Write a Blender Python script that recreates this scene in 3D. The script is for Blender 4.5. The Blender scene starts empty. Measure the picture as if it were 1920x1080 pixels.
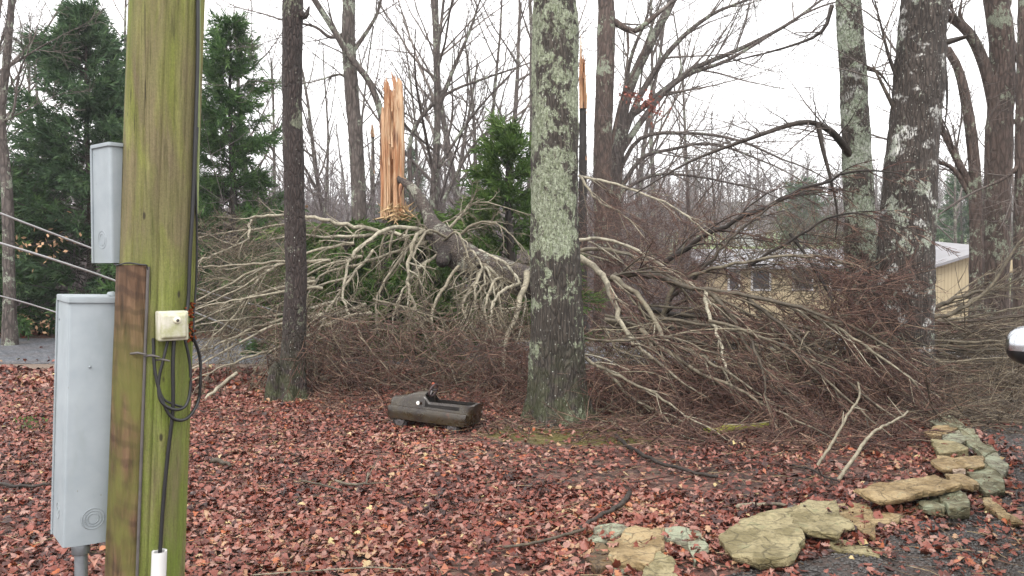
import bpy, math, random
import numpy as np
from mathutils import Vector, Matrix, noise
random.seed(7); RNG = np.random.default_rng(11)
sc = bpy.context.scene
COL = sc.collection
R = math.radians
# ------------------------------------------------------------------ camera
F = 1480.0; CX, CY = 960.0, 540.0; CAMZ = 1.60; PITCH = math.atan((540 - 500) / F)
cam = bpy.data.cameras.new('camera'); cam.sensor_width = 36; cam.lens = 36 * F / 1920
cam.clip_start = 0.05; cam.clip_end = 2000
co = bpy.data.objects.new('camera', cam); COL.objects.link(co)
co.location = (0, 0, CAMZ); co.rotation_euler = (math.pi / 2 - PITCH, 0, 0)
sc.camera = co
# ------------------------------------------------------------------ world, sun, exposure
w = bpy.data.worlds.new('World'); sc.world = w; w.use_nodes = True
nt = w.node_tree; nt.nodes.clear()
SUN_E, SUN_A = R(48), R(150)
sky = nt.nodes.new('ShaderNodeTexSky'); sky.sky_type = 'NISHITA'; sky.sun_disc = False
sky.sun_elevation = SUN_E; sky.sun_rotation = SUN_A; sky.air_density = 1.0; sky.dust_density = 4.0
hs = nt.nodes.new('ShaderNodeHueSaturation'); hs.inputs['Saturation'].default_value = 0.12
mixw = nt.nodes.new('ShaderNodeMixRGB'); mixw.inputs[0].default_value = 0.72
mixw.inputs[2].default_value = (11.8, 11.7, 11.7, 1)      # even cloud cover over the sky
bg = nt.nodes.new('ShaderNodeBackground'); bg.inputs[1].default_value = 0.105
ow = nt.nodes.new('ShaderNodeOutputWorld')
nt.links.new(sky.outputs[0], hs.inputs['Color']); nt.links.new(hs.outputs[0], mixw.inputs[1])
nt.links.new(mixw.outputs[0], bg.inputs[0]); nt.links.new(bg.outputs[0], ow.inputs[0])
sl = bpy.data.lights.new('sun', 'SUN'); sl.energy = 1.1; sl.angle = R(25); sl.color = (1, .97, .93)
so = bpy.data.objects.new('sun', sl); COL.objects.link(so)
so.rotation_euler = (R(90) - SUN_E, 0, R(180) - SUN_A + R(180))
so.rotation_euler = (R(42), 0, R(-25))
sc.view_settings.view_transform = 'Standard'; sc.view_settings.look = 'None'
sc.view_settings.gamma = 1; sc.view_settings.exposure = 1.25
sc.cycles.max_bounces = 6; sc.cycles.diffuse_bounces = 3; sc.cycles.glossy_bounces = 2
sc.cycles.volume_bounces = 0; sc.cycles.transparent_max_bounces = 4

# ------------------------------------------------------------------ helpers
def at(px, py, Y):
    """point seen at photo pixel px, py that stands Y metres in front"""
    x = (px - CX) / F; y = (CY - py) / F
    d = Vector((x, math.cos(PITCH) + y * math.sin(PITCH), -math.sin(PITCH) + y * math.cos(PITCH)))
    d *= Y / d.y
    return Vector((d.x, d.y, CAMZ + d.z))
def gnd(px, py, h=0.0):
    x = (px - CX) / F; y = (CY - py) / F
    d = Vector((x, math.cos(PITCH) + y * math.sin(PITCH), -math.sin(PITCH) + y * math.cos(PITCH)))
    t = (h - CAMZ) / d.z
    return Vector((d.x * t, d.y * t, h))
def sstep(a, b, x):
    t = min(1, max(0, (x - a) / (b - a))); return t * t * (3 - 2 * t)
def gz(x, y):
    z = -0.6 * sstep(20, 32, y) * sstep(2, 9, x) + 4.6 * sstep(46, 95, y) * (0.55 + .45 * sstep(-5, 25, x))
    z += 9 * sstep(100, 260, y)
    return z

def mesh_np(name, V, Fq=None, Ft=None, mats=(), smooth=True, mi=None):
    me = bpy.data.meshes.new(name)
    V = np.asarray(V, dtype=np.float32).reshape(-1, 3)
    nq = 0 if Fq is None else len(Fq); ntr = 0 if Ft is None else len(Ft)
    me.vertices.add(len(V)); me.vertices.foreach_set('co', V.ravel())
    L = []; st = []; tot = []
    if nq:
        L.append(np.asarray(Fq, dtype=np.int32).ravel()); st.append(np.arange(nq) * 4); tot.append(np.full(nq, 4))
    if ntr:
        L.append(np.asarray(Ft, dtype=np.int32).ravel()); st.append(nq * 4 + np.arange(ntr) * 3); tot.append(np.full(ntr, 3))
    L = np.concatenate(L); st = np.concatenate(st).astype(np.int32); tot = np.concatenate(tot).astype(np.int32)
    me.loops.add(len(L)); me.loops.foreach_set('vertex_index', L)
    me.polygons.add(len(st)); me.polygons.foreach_set('loop_start', st); me.polygons.foreach_set('loop_total', tot)
    me.polygons.foreach_set('use_smooth', np.full(len(st), smooth))
    for m in mats: me.materials.append(m)
    if mi is not None: me.polygons.foreach_set('material_index', np.asarray(mi, dtype=np.int32))
    me.update(); me.validate()
    return me
def mesh_py(name, V, Fc, mats=(), smooth=False):
    me = bpy.data.meshes.new(name); me.from_pydata([tuple(v) for v in V], [], Fc)
    for m in mats: me.materials.append(m)
    me.polygons.foreach_set('use_smooth', [smooth] * len(me.polygons)); me.update()
    if smooth: me.set_sharp_from_angle(angle=R(50))
    return me
def link(name, me, parent=None, loc=None):
    o = bpy.data.objects.new(name, me); COL.objects.link(o)
    if parent is not None: o.parent = parent
    if loc is not None: o.location = loc
    return o
def tag(o, label, cat=None, group=None):
    o['label'] = label
    if cat: o['category'] = cat
    if group: o['group'] = group
    return o
def thing(name, label, cat, loc=(0, 0, 0), group=None):
    o = bpy.data.objects.new(name, None); COL.objects.link(o); o.location = loc
    o.empty_display_size = .1
    return tag(o, label, cat, group)
def struct(o, kind='structure'):
    o['kind'] = kind; return o

class Tubes:
    """polylines with radii gathered into one tapered tube mesh; O is the local origin"""
    def __init__(s, O=(0, 0, 0)): s.g = {}; s.O = np.array(O, dtype=np.float64); s.n = 0
    def add(s, P, Rr, sides=4):
        k = (len(P), sides); s.g.setdefault(k, [[], []]); s.g[k][0].append([tuple(p) for p in P]); s.g[k][1].append(list(Rr)); s.n += 1
    def arrays(s):
        VV = []; FF = []; off = 0; RN = []
        for (n, S), (Ps, Rs) in s.g.items():
            P = np.array(Ps) - s.O; Rr = np.array(Rs); m = len(P)
            T = np.gradient(P, axis=1); T /= (np.linalg.norm(T, axis=2, keepdims=True) + 1e-9)
            mt = P[:, -1] - P[:, 0]
            ref = np.where((np.abs(mt[:, 2]) > 0.8 * np.linalg.norm(mt, axis=1))[:, None], [[1., 0.05, 0]], [[0, 0.05, 1.]])[:, None, :]
            U = ref - (ref * T).sum(2, keepdims=True) * T; U /= (np.linalg.norm(U, axis=2, keepdims=True) + 1e-9)
            W = np.cross(T, U)
            a = np.arange(S) * 2 * math.pi / S
            V = P[:, :, None, :] + Rr[:, :, None, None] * (np.cos(a)[None, None, :, None] * U[:, :, None, :] + np.sin(a)[None, None, :, None] * W[:, :, None, :])
            base = off + (np.arange(m) * n * S)[:, None, None] + (np.arange(n - 1) * S)[None, :, None]
            i = np.arange(S)[None, None, :]; j = (np.arange(S) + 1) % S; j = j[None, None, :]
            Q = np.stack([base + i, base + j, base + S + j, base + S + i], axis=3)
            VV.append(V.reshape(-1, 3)); FF.append(Q.reshape(-1, 4)); RN.append(np.repeat(RNG.random(m), n * S)); off += m * n * S
        return np.concatenate(VV), np.concatenate(FF), np.concatenate(RN)
    def mesh(s, name, mats):
        V, Q, rn = s.arrays(); me = mesh_np(name, V, Q, None, mats)
        at_ = me.attributes.new('rnd', 'FLOAT', 'POINT'); at_.data.foreach_set('value', rn.astype(np.float32))
        return me
    def obj(s, name, mat, parent=None, loc=None):
        return link(name, s.mesh(name, [mat]), parent, loc)

def smooth_path(pts, k=4):
    """Catmull-Rom through the points"""
    P = [Vector(p) for p in pts]; out = []
    Q = [2 * P[0] - P[1]] + P + [2 * P[-1] - P[-2]]
    for i in range(1, len(Q) - 2):
        for j in range(k):
            t = j / k; a, b, c, d = Q[i - 1], Q[i], Q[i + 1], Q[i + 2]
            out.append(0.5 * ((2 * b) + (c - a) * t + (2 * a - 5 * b + 4 * c - d) * t * t + (3 * b - a - 3 * c + d) * t ** 3))
    out.append(P[-1]); return out
def lerp(a, b, t): return a + (b - a) * t
def rvec():
    while True:
        v = Vector((random.uniform(-1, 1), random.uniform(-1, 1), random.uniform(-1, 1)))
        if .05 < v.length < 1: return v.normalized()
def offdir(d, ang):
    r = rvec(); r = (r - r.dot(d) * d)
    if r.length < 1e-3: r = d.orthogonal()
    return (d * math.cos(ang) + r.normalized() * math.sin(ang)).normalized()

# ------------------------------------------------------------------ materials
def mat(name, rough=.8, spec=.3):
    m = bpy.data.materials.new(name); m.use_nodes = True; n = m.node_tree; b = n.nodes['Principled BSDF']
    b.inputs['Roughness'].default_value = rough; b.inputs['Specular IOR Level'].default_value = spec
    return m, n, b
def N(n, t, **k):
    nd = n.nodes.new(t)
    for a, v in k.items():
        if a.startswith('i_'): nd.inputs[a[2:].replace('_', ' ')].default_value = v
        else: setattr(nd, a, v)
    return nd
def coord(n, scale=(1, 1, 1), src='Object', rot=(0, 0, 0)):
    tc = N(n, 'ShaderNodeTexCoord'); mp = N(n, 'ShaderNodeMapping'); mp.inputs['Scale'].default_value = scale
    mp.inputs['Rotation'].default_value = rot
    n.links.new(tc.outputs[src], mp.inputs[0]); return mp.outputs[0]
def ntex(n, vec, scale, detail=4, rough=.55, dist=0):
    t = N(n, 'ShaderNodeTexNoise'); t.inputs['Scale'].default_value = scale; t.inputs['Detail'].default_value = detail
    t.inputs['Roughness'].default_value = rough; t.inputs['Distortion'].default_value = dist
    n.links.new(vec, t.inputs['Vector']); return t.outputs['Fac']
def ramp(n, fac, stops, interp='LINEAR'):
    r = N(n, 'ShaderNodeValToRGB'); r.color_ramp.interpolation = interp; e = r.color_ramp.elements
    while len(e) < len(stops): e.new(0.5)
    for el, (p, c) in zip(e, stops):
        el.position = p; el.color = (c, c, c, 1) if isinstance(c, (int, float)) else (*c, 1)
    n.links.new(fac, r.inputs[0]); return r.outputs[0]
def mix(n, f, a, b, mode='MIX'):
    m = N(n, 'ShaderNodeMixRGB', blend_type=mode)
    for i, v in ((0, f), (1, a), (2, b)):
        if isinstance(v, (int, float)): m.inputs[i].default_value = v if i == 0 else (v, v, v, 1)
        elif isinstance(v, tuple): m.inputs[i].default_value = (*v, 1)
        else: n.links.new(v, m.inputs[i])
    return m.outputs[0]
def math_(n, op, a, b=0.0):
    m = N(n, 'ShaderNodeMath', operation=op)
    for i, v in ((0, a), (1, b)):
        if isinstance(v, (int, float)): m.inputs[i].default_value = v
        else: n.links.new(v, m.inputs[i])
    return m.outputs[0]
def bump(n, b, h, strength=.5, dist=.01):
    u = N(n, 'ShaderNodeBump'); u.inputs['Strength'].default_value = strength; u.inputs['Distance'].default_value = dist
    n.links.new(h, u.inputs['Height']); n.links.new(u.outputs[0], b.inputs['Normal'])
def attr(n, name):
    a = N(n, 'ShaderNodeAttribute'); a.attribute_name = name; return a.outputs['Fac']
def sepz(n, axis=2):
    tc = N(n, 'ShaderNodeTexCoord'); s = N(n, 'ShaderNodeSeparateXYZ'); n.links.new(tc.outputs['Object'], s.inputs[0]); return s.outputs[axis]

def bark_mat(name, dark, light, lichen=None, cover=.5, zlo=None, zhi=None, scale=22, st=.32, pale=None, fleck=0, white=0, moss=0):
    m, n, b = mat(name, .75, .35)
    v = coord(n, (1, 1, st))
    vo = N(n, 'ShaderNodeTexVoronoi', feature='DISTANCE_TO_EDGE'); vo.inputs['Scale'].default_value = scale
    wv = N(n, 'ShaderNodeVectorMath', operation='ADD')
    nn = N(n, 'ShaderNodeTexNoise'); nn.inputs['Scale'].default_value = 9; nn.inputs['Detail'].default_value = 3; n.links.new(v, nn.inputs['Vector'])
    sc_ = N(n, 'ShaderNodeVectorMath', operation='SCALE'); sc_.inputs['Scale'].default_value = .10
    n.links.new(nn.outputs['Color'], sc_.inputs[0]); n.links.new(v, wv.inputs[0]); n.links.new(sc_.outputs[0], wv.inputs[1])
    n.links.new(wv.outputs[0], vo.inputs['Vector'])
    cr = ramp(n, vo.outputs['Distance'], [(0, 0), (.22, 1)])
    n1 = ntex(n, v, 60, 6, .7); n2 = ntex(n, coord(n, (1, 1, .5)), 3.5, 4)
    c = mix(n, ramp(n, n1, [(.3, 0), (.72, 1)]), dark, light)
    c = mix(n, mix(n, .75, 1.0, cr, 'MULTIPLY') if False else math_(n, 'MULTIPLY', math_(n, 'SUBTRACT', 1.0, cr), .8), c, tuple(x * .35 for x in dark))
    c = mix(n, math_(n, 'MULTIPLY', ramp(n, n2, [(.4, 0), (.6, 1)]), .35), c, tuple(x * .7 for x in light))
    if lichen:
        l1 = ntex(n, coord(n, (1, 1, .8)), 17, 8, .72, .6); l2 = ntex(n, coord(n), 2.6, 3)
        f = math_(n, 'ADD', math_(n, 'MULTIPLY', l1, .7), math_(n, 'MULTIPLY', math_(n, 'ADD', math_(n, 'MULTIPLY', math_(n, 'SUBTRACT', l2, .5), 1.7), .5), .5))
        if zlo is not None:
            z = sepz(n); mr = N(n, 'ShaderNodeMapRange'); mr.inputs['From Min'].default_value = zlo; mr.inputs['From Max'].default_value = zhi
            mr.inputs['To Min'].default_value = -.115; mr.inputs['To Max'].default_value = 0.03; n.links.new(z, mr.inputs[0]); f = math_(n, 'ADD', f, mr.outputs[0])
        t = 0.72 - cover * .24
        msk = ramp(n, f, [(t, 0), (t + .035, 1)])
        msk = math_(n, 'MULTIPLY', msk, ramp(n, ntex(n, coord(n), 70, 4, .7), [(.36, .15), (.52, 1)]))
        lc = mix(n, ramp(n, ntex(n, coord(n), 30, 4), [(.35, 0), (.65, 1)]), lichen, pale or tuple(min(1, x * 1.45) for x in lichen))
        c = mix(n, msk, c, lc)
    if fleck:
        fv = N(n, 'ShaderNodeTexVoronoi'); fv.inputs['Scale'].default_value = 42; fv.inputs['Randomness'].default_value = 1; n.links.new(coord(n, (1, 1, .7)), fv.inputs['Vector'])
        fm = math_(n, 'MULTIPLY', ramp(n, fv.outputs['Distance'], [(.12, 1), (.3, 0)]), ramp(n, ntex(n, coord(n), 120, 3, .6), [(.42, 0), (.55, 1)]))
        sp = N(n, 'ShaderNodeSeparateColor'); n.links.new(fv.outputs['Color'], sp.inputs[0])
        fm = math_(n, 'MULTIPLY', fm, ramp(n, sp.outputs[0], [(1 - fleck - .01, 0), (1 - fleck, 1)]))
        c = mix(n, fm, c, (.42, .43, .38))
    if white:
        wm = ramp(n, ntex(n, coord(n, (1, 1, 1.6)), 3.2, 3), [(.58, 0), (.64, 1)])
        wm = math_(n, 'MULTIPLY', wm, ramp(n, ntex(n, coord(n, (2.2, 2.2, .8)), 26, 5, .7), [(.47, 0), (.54, 1)]))
        c = mix(n, math_(n, 'MULTIPLY', wm, white), c, (.55, .55, .52))
    if moss:
        z = sepz(n); mr = N(n, 'ShaderNodeMapRange'); mr.inputs['From Min'].default_value = .9; mr.inputs['From Max'].default_value = .1; n.links.new(z, mr.inputs[0])
        mm = math_(n, 'MULTIPLY', ramp(n, ntex(n, coord(n), 7, 5), [(.42, 0), (.55, 1)]), mr.outputs[0])
        c = mix(n, math_(n, 'MULTIPLY', mm, moss), c, (.055, .070, .022))
    n.links.new(c, b.inputs['Base Color'])
    h = math_(n, 'ADD', math_(n, 'MULTIPLY', cr, .7), math_(n, 'MULTIPLY', n1, .5))
    bump(n, b, h, .9, .018)
    return m
def twig_mat(name, a, c2, c3=None, rough=.6, scale=25):
    m, n, b = mat(name, rough, .35)
    r = attr(n, 'rnd'); c = ramp(n, r, [(0, a), (.6, c2), (1, c3 or c2)])
    t = ntex(n, coord(n), scale, 4, .65)
    c = mix(n, math_(n, 'MULTIPLY', ramp(n, t, [(.35, 1), (.6, 0)]), .6), c, tuple(x * .45 for x in a))
    t2 = ntex(n, coord(n), 6, 5, .65)
    c = mix(n, math_(n, 'MULTIPLY', ramp(n, t2, [(.50, 0), (.62, 1)]), .6), c, tuple(x * .38 for x in a)); c = mix(n, math_(n, 'MULTIPLY', ramp(n, ntex(n, coord(n), 13, 5, .7), [(.60, 0), (.66, 1)]), .5), c, tuple(min(.42, x * 1.3) for x in c2))
    n.links.new(c, b.inputs['Base Color']); bump(n, b, t, .7, .006)
    return m
def plain(name, col, rough=.6, spec=.4, metal=0, var=.15, scale=30, b_=.0):
    m, n, b = mat(name, rough, spec); b.inputs['Metallic'].default_value = metal
    t = ntex(n, coord(n), scale, 5, .6)
    c = mix(n, ramp(n, t, [(.3, 0), (.7, 1)]), tuple(x * (1 - var) for x in col), tuple(min(1, x * (1 + var)) for x in col))
    n.links.new(c, b.inputs['Base Color'])
    if b_: bump(n, b, t, b_, .004)
    return m

M = {}
M['bark_big'] = bark_mat('bark lichened', (.024, .019, .015), (.082, .068, .055), (.14, .165, .095), .58, .5, 2.5, 26, .20, (.31, .34, .25), .24, 0, .5)
M['bark_right'] = bark_mat('bark brown white scaled', (.022, .017, .014), (.085, .066, .055), (.22, .25, .18), .16, None, None, 28, .2, (.36, .38, .33), .30, .9, .2)
M['bark_right2'] = bark_mat('bark green grey', (.026, .020, .016), (.09, .072, .058), (.15, .185, .115), .44, .6, 2.2, 26, .35, (.34, .37, .30), .2, .5, .3)
M['bark_thin'] = bark_mat('bark dark purple brown', (.020, .014, .012), (.068, .049, .044), (.12, .13, .09), .10, None, None, 34, .25, None, .12, 0, .5)
M['bark_bg'] = bark_mat('bark grey brown', (.045, .034, .03), (.145, .118, .105), (.20, .22, .17), .22, None, None, 14, .25)
M['bark_red'] = bark_mat('bark reddish brown', (.042, .028, .023), (.135, .095, .078), (.17, .19, .14), .16, None, None, 14, .25)
M['bark_fallen'] = bark_mat('bark fallen trunk', (.032, .024, .020), (.13, .10, .085), (.20, .20, .16), .26, None, None, 22, 1)
M['limb_pale'] = twig_mat('limb pale grey', (.17, .145, .10), (.31, .275, .20), (.42, .385, .295))
M['limb_olive'] = twig_mat('limb olive grey', (.060, .046, .032), (.135, .112, .076), (.24, .205, .145))
M['limb_dark'] = twig_mat('limb dark brown', (.018, .013, .010), (.045, .033, .025), (.075, .058, .042))
M['twig_mid'] = twig_mat('twig brown grey', (.040, .027, .018), (.130, .095, .062), (.29, .24, .165))
M['twig_red'] = twig_mat('twig red brown', (.026, .011, .008), (.120, .054, .040), (.27, .175, .12))
M['twig_pale'] = twig_mat('twig pale tan', (.07, .052, .034), (.18, .145, .095), (.31, .27, .185))
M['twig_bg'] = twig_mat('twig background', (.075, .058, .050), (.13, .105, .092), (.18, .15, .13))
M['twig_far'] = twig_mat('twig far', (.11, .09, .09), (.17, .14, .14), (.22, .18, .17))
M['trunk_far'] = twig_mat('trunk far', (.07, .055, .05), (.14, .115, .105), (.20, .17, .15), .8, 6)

def foliage_mat(name, a, b_, c_):
    m, n, b = mat(name, .6, .25)
    c = ramp(n, attr(n, 'rnd'), [(0, a), (.55, b_), (1, c_)])
    n.links.new(c, b.inputs['Base Color'])
    tr = N(n, 'ShaderNodeBsdfTranslucent'); n.links.new(c, tr.inputs[0])
    mx = N(n, 'ShaderNodeMixShader'); mx.inputs[0].default_value = .22
    n.links.new(b.outputs[0], mx.inputs[1]); n.links.new(tr.outputs[0], mx.inputs[2])
    n.links.new(mx.outputs[0], n.nodes['Material Output'].inputs[0]); return m
M['cedar'] = foliage_mat('cedar foliage', (.018, .045, .014), (.058, .120, .036), (.12, .20, .06))
M['cedar_cool'] = foliage_mat('cedar foliage cool', (.020, .044, .022), (.060, .112, .050), (.12, .185, .08))
M['cedar_bright'] = foliage_mat('juniper bright', (.022, .050, .010), (.065, .122, .024), (.125, .18, .045))

# leaves: colour by per-leaf value, wet
def leaf_mat():
    m, n, b = mat('wet fallen leaves', .3, .42)
    c = ramp(n, attr(n, 'rnd'), [(0, (.028, .012, .010)), (.2, (.072, .018, .011)), (.38, (.145, .032, .018)), (.54, (.200, .058, .038)), (.68, (.235, .105, .080)), (.79, (.29, .165, .13)), (.87, (.31, .075, .018)), (.93, (.33, .22, .13)), (1, (.45, .36, .16))])
    t = ntex(n, coord(n), 55, 4, .6)
    c = mix(n, .55, c, ramp(n, t, [(.25, .5), (.7, 1.3)]), 'MULTIPLY')
    n.links.new(c, b.inputs['Base Color'])
    n.links.new(ramp(n, t, [(.3, .25), (.7, .6)]), b.inputs['Roughness'])
    bump(n, b, t, .35, .004)
    return m
M['leaf'] = leaf_mat()

# ------------------------------------------------------------------ ground
def ground_mat():
    m, n, b = mat('leaf strewn soil', .6, .4)
    v = coord(n)
    vo = N(n, 'ShaderNodeTexVoronoi'); vo.inputs['Scale'].default_value = 17; n.links.new(v, vo.inputs['Vector'])
    sp = N(n, 'ShaderNodeSeparateColor'); n.links.new(vo.outputs['Color'], sp.inputs[0])
    leafc = ramp(n, sp.outputs[0], [(0, (.03, .016, .012)), (.4, (.09, .036, .026)), (.75, (.15, .07, .052)), (1, (.2, .12, .09))])
    soil = mix(n, ntex(n, v, 30, 6, .7), (.018, .014, .011), (.055, .040, .03))
    c = mix(n, ramp(n, ntex(n, v, 5, 6, .7), [(.38, 0), (.52, 1)]), soil, leafc)
    # moss by the foot of the big tree
    sx = N(n, 'ShaderNodeSeparateXYZ'); n.links.new(v, sx.inputs[0])
    def blob(cx, cy, rx, ry):
        dx = math_(n, 'DIVIDE', math_(n, 'SUBTRACT', sx.outputs[0], cx), rx); dy = math_(n, 'DIVIDE', math_(n, 'SUBTRACT', sx.outputs[1], cy), ry)
        return math_(n, 'SQRT', math_(n, 'ADD', math_(n, 'MULTIPLY', dx, dx), math_(n, 'MULTIPLY', dy, dy)))
    bl = math_(n, 'MINIMUM', blob(.75, 7.55, 1.0, .5), blob(4.55, 8.5, .8, .5))
    d = math_(n, 'ADD', bl, math_(n, 'MULTIPLY', ntex(n, v, 6, 6, .7), 1.1))
    mossc = mix(n, ntex(n, v, 50, 5, .7), (.065, .050, .016), (.15, .135, .028))
    c = mix(n, ramp(n, d, [(1.15, 1), (1.0 + .45, 0)]) if False else ramp(n, math_(n, 'MULTIPLY', d, .5), [(.72, 1), (.84, 0)]), c, mossc)
    # grass field far away on the right
    gy = N(n, 'ShaderNodeMapRange'); gy.inputs['From Min'].default_value = 50; gy.inputs['From Max'].default_value = 62; n.links.new(sx.outputs[1], gy.inputs[0])
    gx = N(n, 'ShaderNodeMapRange'); gx.inputs['From Min'].default_value = 6; gx.inputs['From Max'].default_value = 14; n.links.new(sx.outputs[0], gx.inputs[0])
    c = mix(n, math_(n, 'MULTIPLY', gy.outputs[0], gx.outputs[0]), c, mix(n, ntex(n, v, .6, 6, .7), (.10, .17, .035), (.19, .25, .07)))
    n.links.new(c, b.inputs['Base Color'])
    bump(n, b, math_(n, 'ADD', ntex(n, v, 40, 6, .7), vo.outputs['Distance']), .9, .03)
    return m
xs = np.concatenate([np.linspace(-425, -30, 16), np.linspace(-28, 40, 70), np.linspace(45, 425, 18)])
ys = np.concatenate([np.linspace(-30, 8, 12), np.linspace(10, 110, 60), np.linspace(115, 430, 24)])
V = [(x, y, gz(x, y)) for y in ys for x in xs]; nx = len(xs)
Fc = [(j * nx + i, j * nx + i + 1, (j + 1) * nx + i + 1, (j + 1) * nx + i) for j in range(len(ys) - 1) for i in range(nx - 1)]
g = struct(link('ground', mesh_np('ground', V, Fc, None, [ground_mat()])))

def sheet(name, poly, z, m):
    me = mesh_py(name, [(x, y, z) for x, y in poly], [list(range(len(poly)))], [m]); return struct(link(name, me))
# road beyond the lawn
def road_mat():
    m, n, b = mat('wet chip asphalt', .42, .45); v = coord(n)
    vo = N(n, 'ShaderNodeTexVoronoi'); vo.inputs['Scale'].default_value = 26; n.links.new(v, vo.inputs['Vector'])
    sp = N(n, 'ShaderNodeSeparateColor'); n.links.new(vo.outputs['Color'], sp.inputs[0])
    c = ramp(n, sp.outputs[0], [(0, (.045, .05, .06)), (.7, (.115, .122, .14)), (1, (.22, .22, .235))])
    c = mix(n, ramp(n, ntex(n, v, 1.2, 5, .6), [(.45, 0), (.7, .5)]), c, (.12, .085, .07))
    n.links.new(c, b.inputs['Base Color']); bump(n, b, vo.outputs['Distance'], .8, .02); return m
ROADM = road_mat()
sheet('road', [(-60, 12.6), (-6, 12.9), (2, 12.9), (9, 13.3), (22, 17), (22, 19.5), (9, 17.6), (2, 17.2), (-6, 17.4), (-60, 18.5)], .012, ROADM)
sheet('road_shoulder', [(-60, 12.0), (-6, 12.25), (1, 12.3), (1, 12.95), (-6, 12.95), (-60, 12.7)], .006, plain('shoulder gravel', (.16, .12, .095), .8, .2, 0, .5, 30, .8))
# driveway
def drive_mat():
    m, n, b = mat('dark driveway gravel', .5, .5); v = coord(n)
    vo = N(n, 'ShaderNodeTexVoronoi'); vo.inputs['Scale'].default_value = 42; n.links.new(v, vo.inputs['Vector'])
    sp = N(n, 'ShaderNodeSeparateColor'); n.links.new(vo.outputs['Color'], sp.inputs[0])
    c = ramp(n, sp.outputs[0], [(0, (.012, .010, .009)), (.7, (.036, .031, .029)), (1, (.10, .09, .085))])
    c = mix(n, ramp(n, ntex(n, v, 3, 6, .7), [(.48, 0), (.6, .8)]), c, (.05, .03, .022))
    n.links.new(c, b.inputs['Base Color']); bump(n, b, vo.outputs['Distance'], 1, .02); return m
edge_px = [(1130, 1180), (1330, 1085), (1480, 1062), (1640, 1020), (1760, 965), (1850, 930), (1880, 880), (1850, 830), (1790, 790), (1760, 770)]
edge = [tuple(gnd(*p))[:2] for p in edge_px]
DRIVE = [(1.3, 1.0)] + edge + [(5.2, 9.6), (12, 11.5), (14, 1.0)]
sheet('driveway', DRIVE, .005, drive_mat())
def inside(poly, x, y):
    c = False; j = len(poly) - 1
    for i in range(len(poly)):
        xi, yi = poly[i]; xj, yj = poly[j]
        if (yi > y) != (yj > y) and x < (xj - xi) * (y - yi) / (yj - yi) + xi: c = not c
        j = i
    return c

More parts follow.
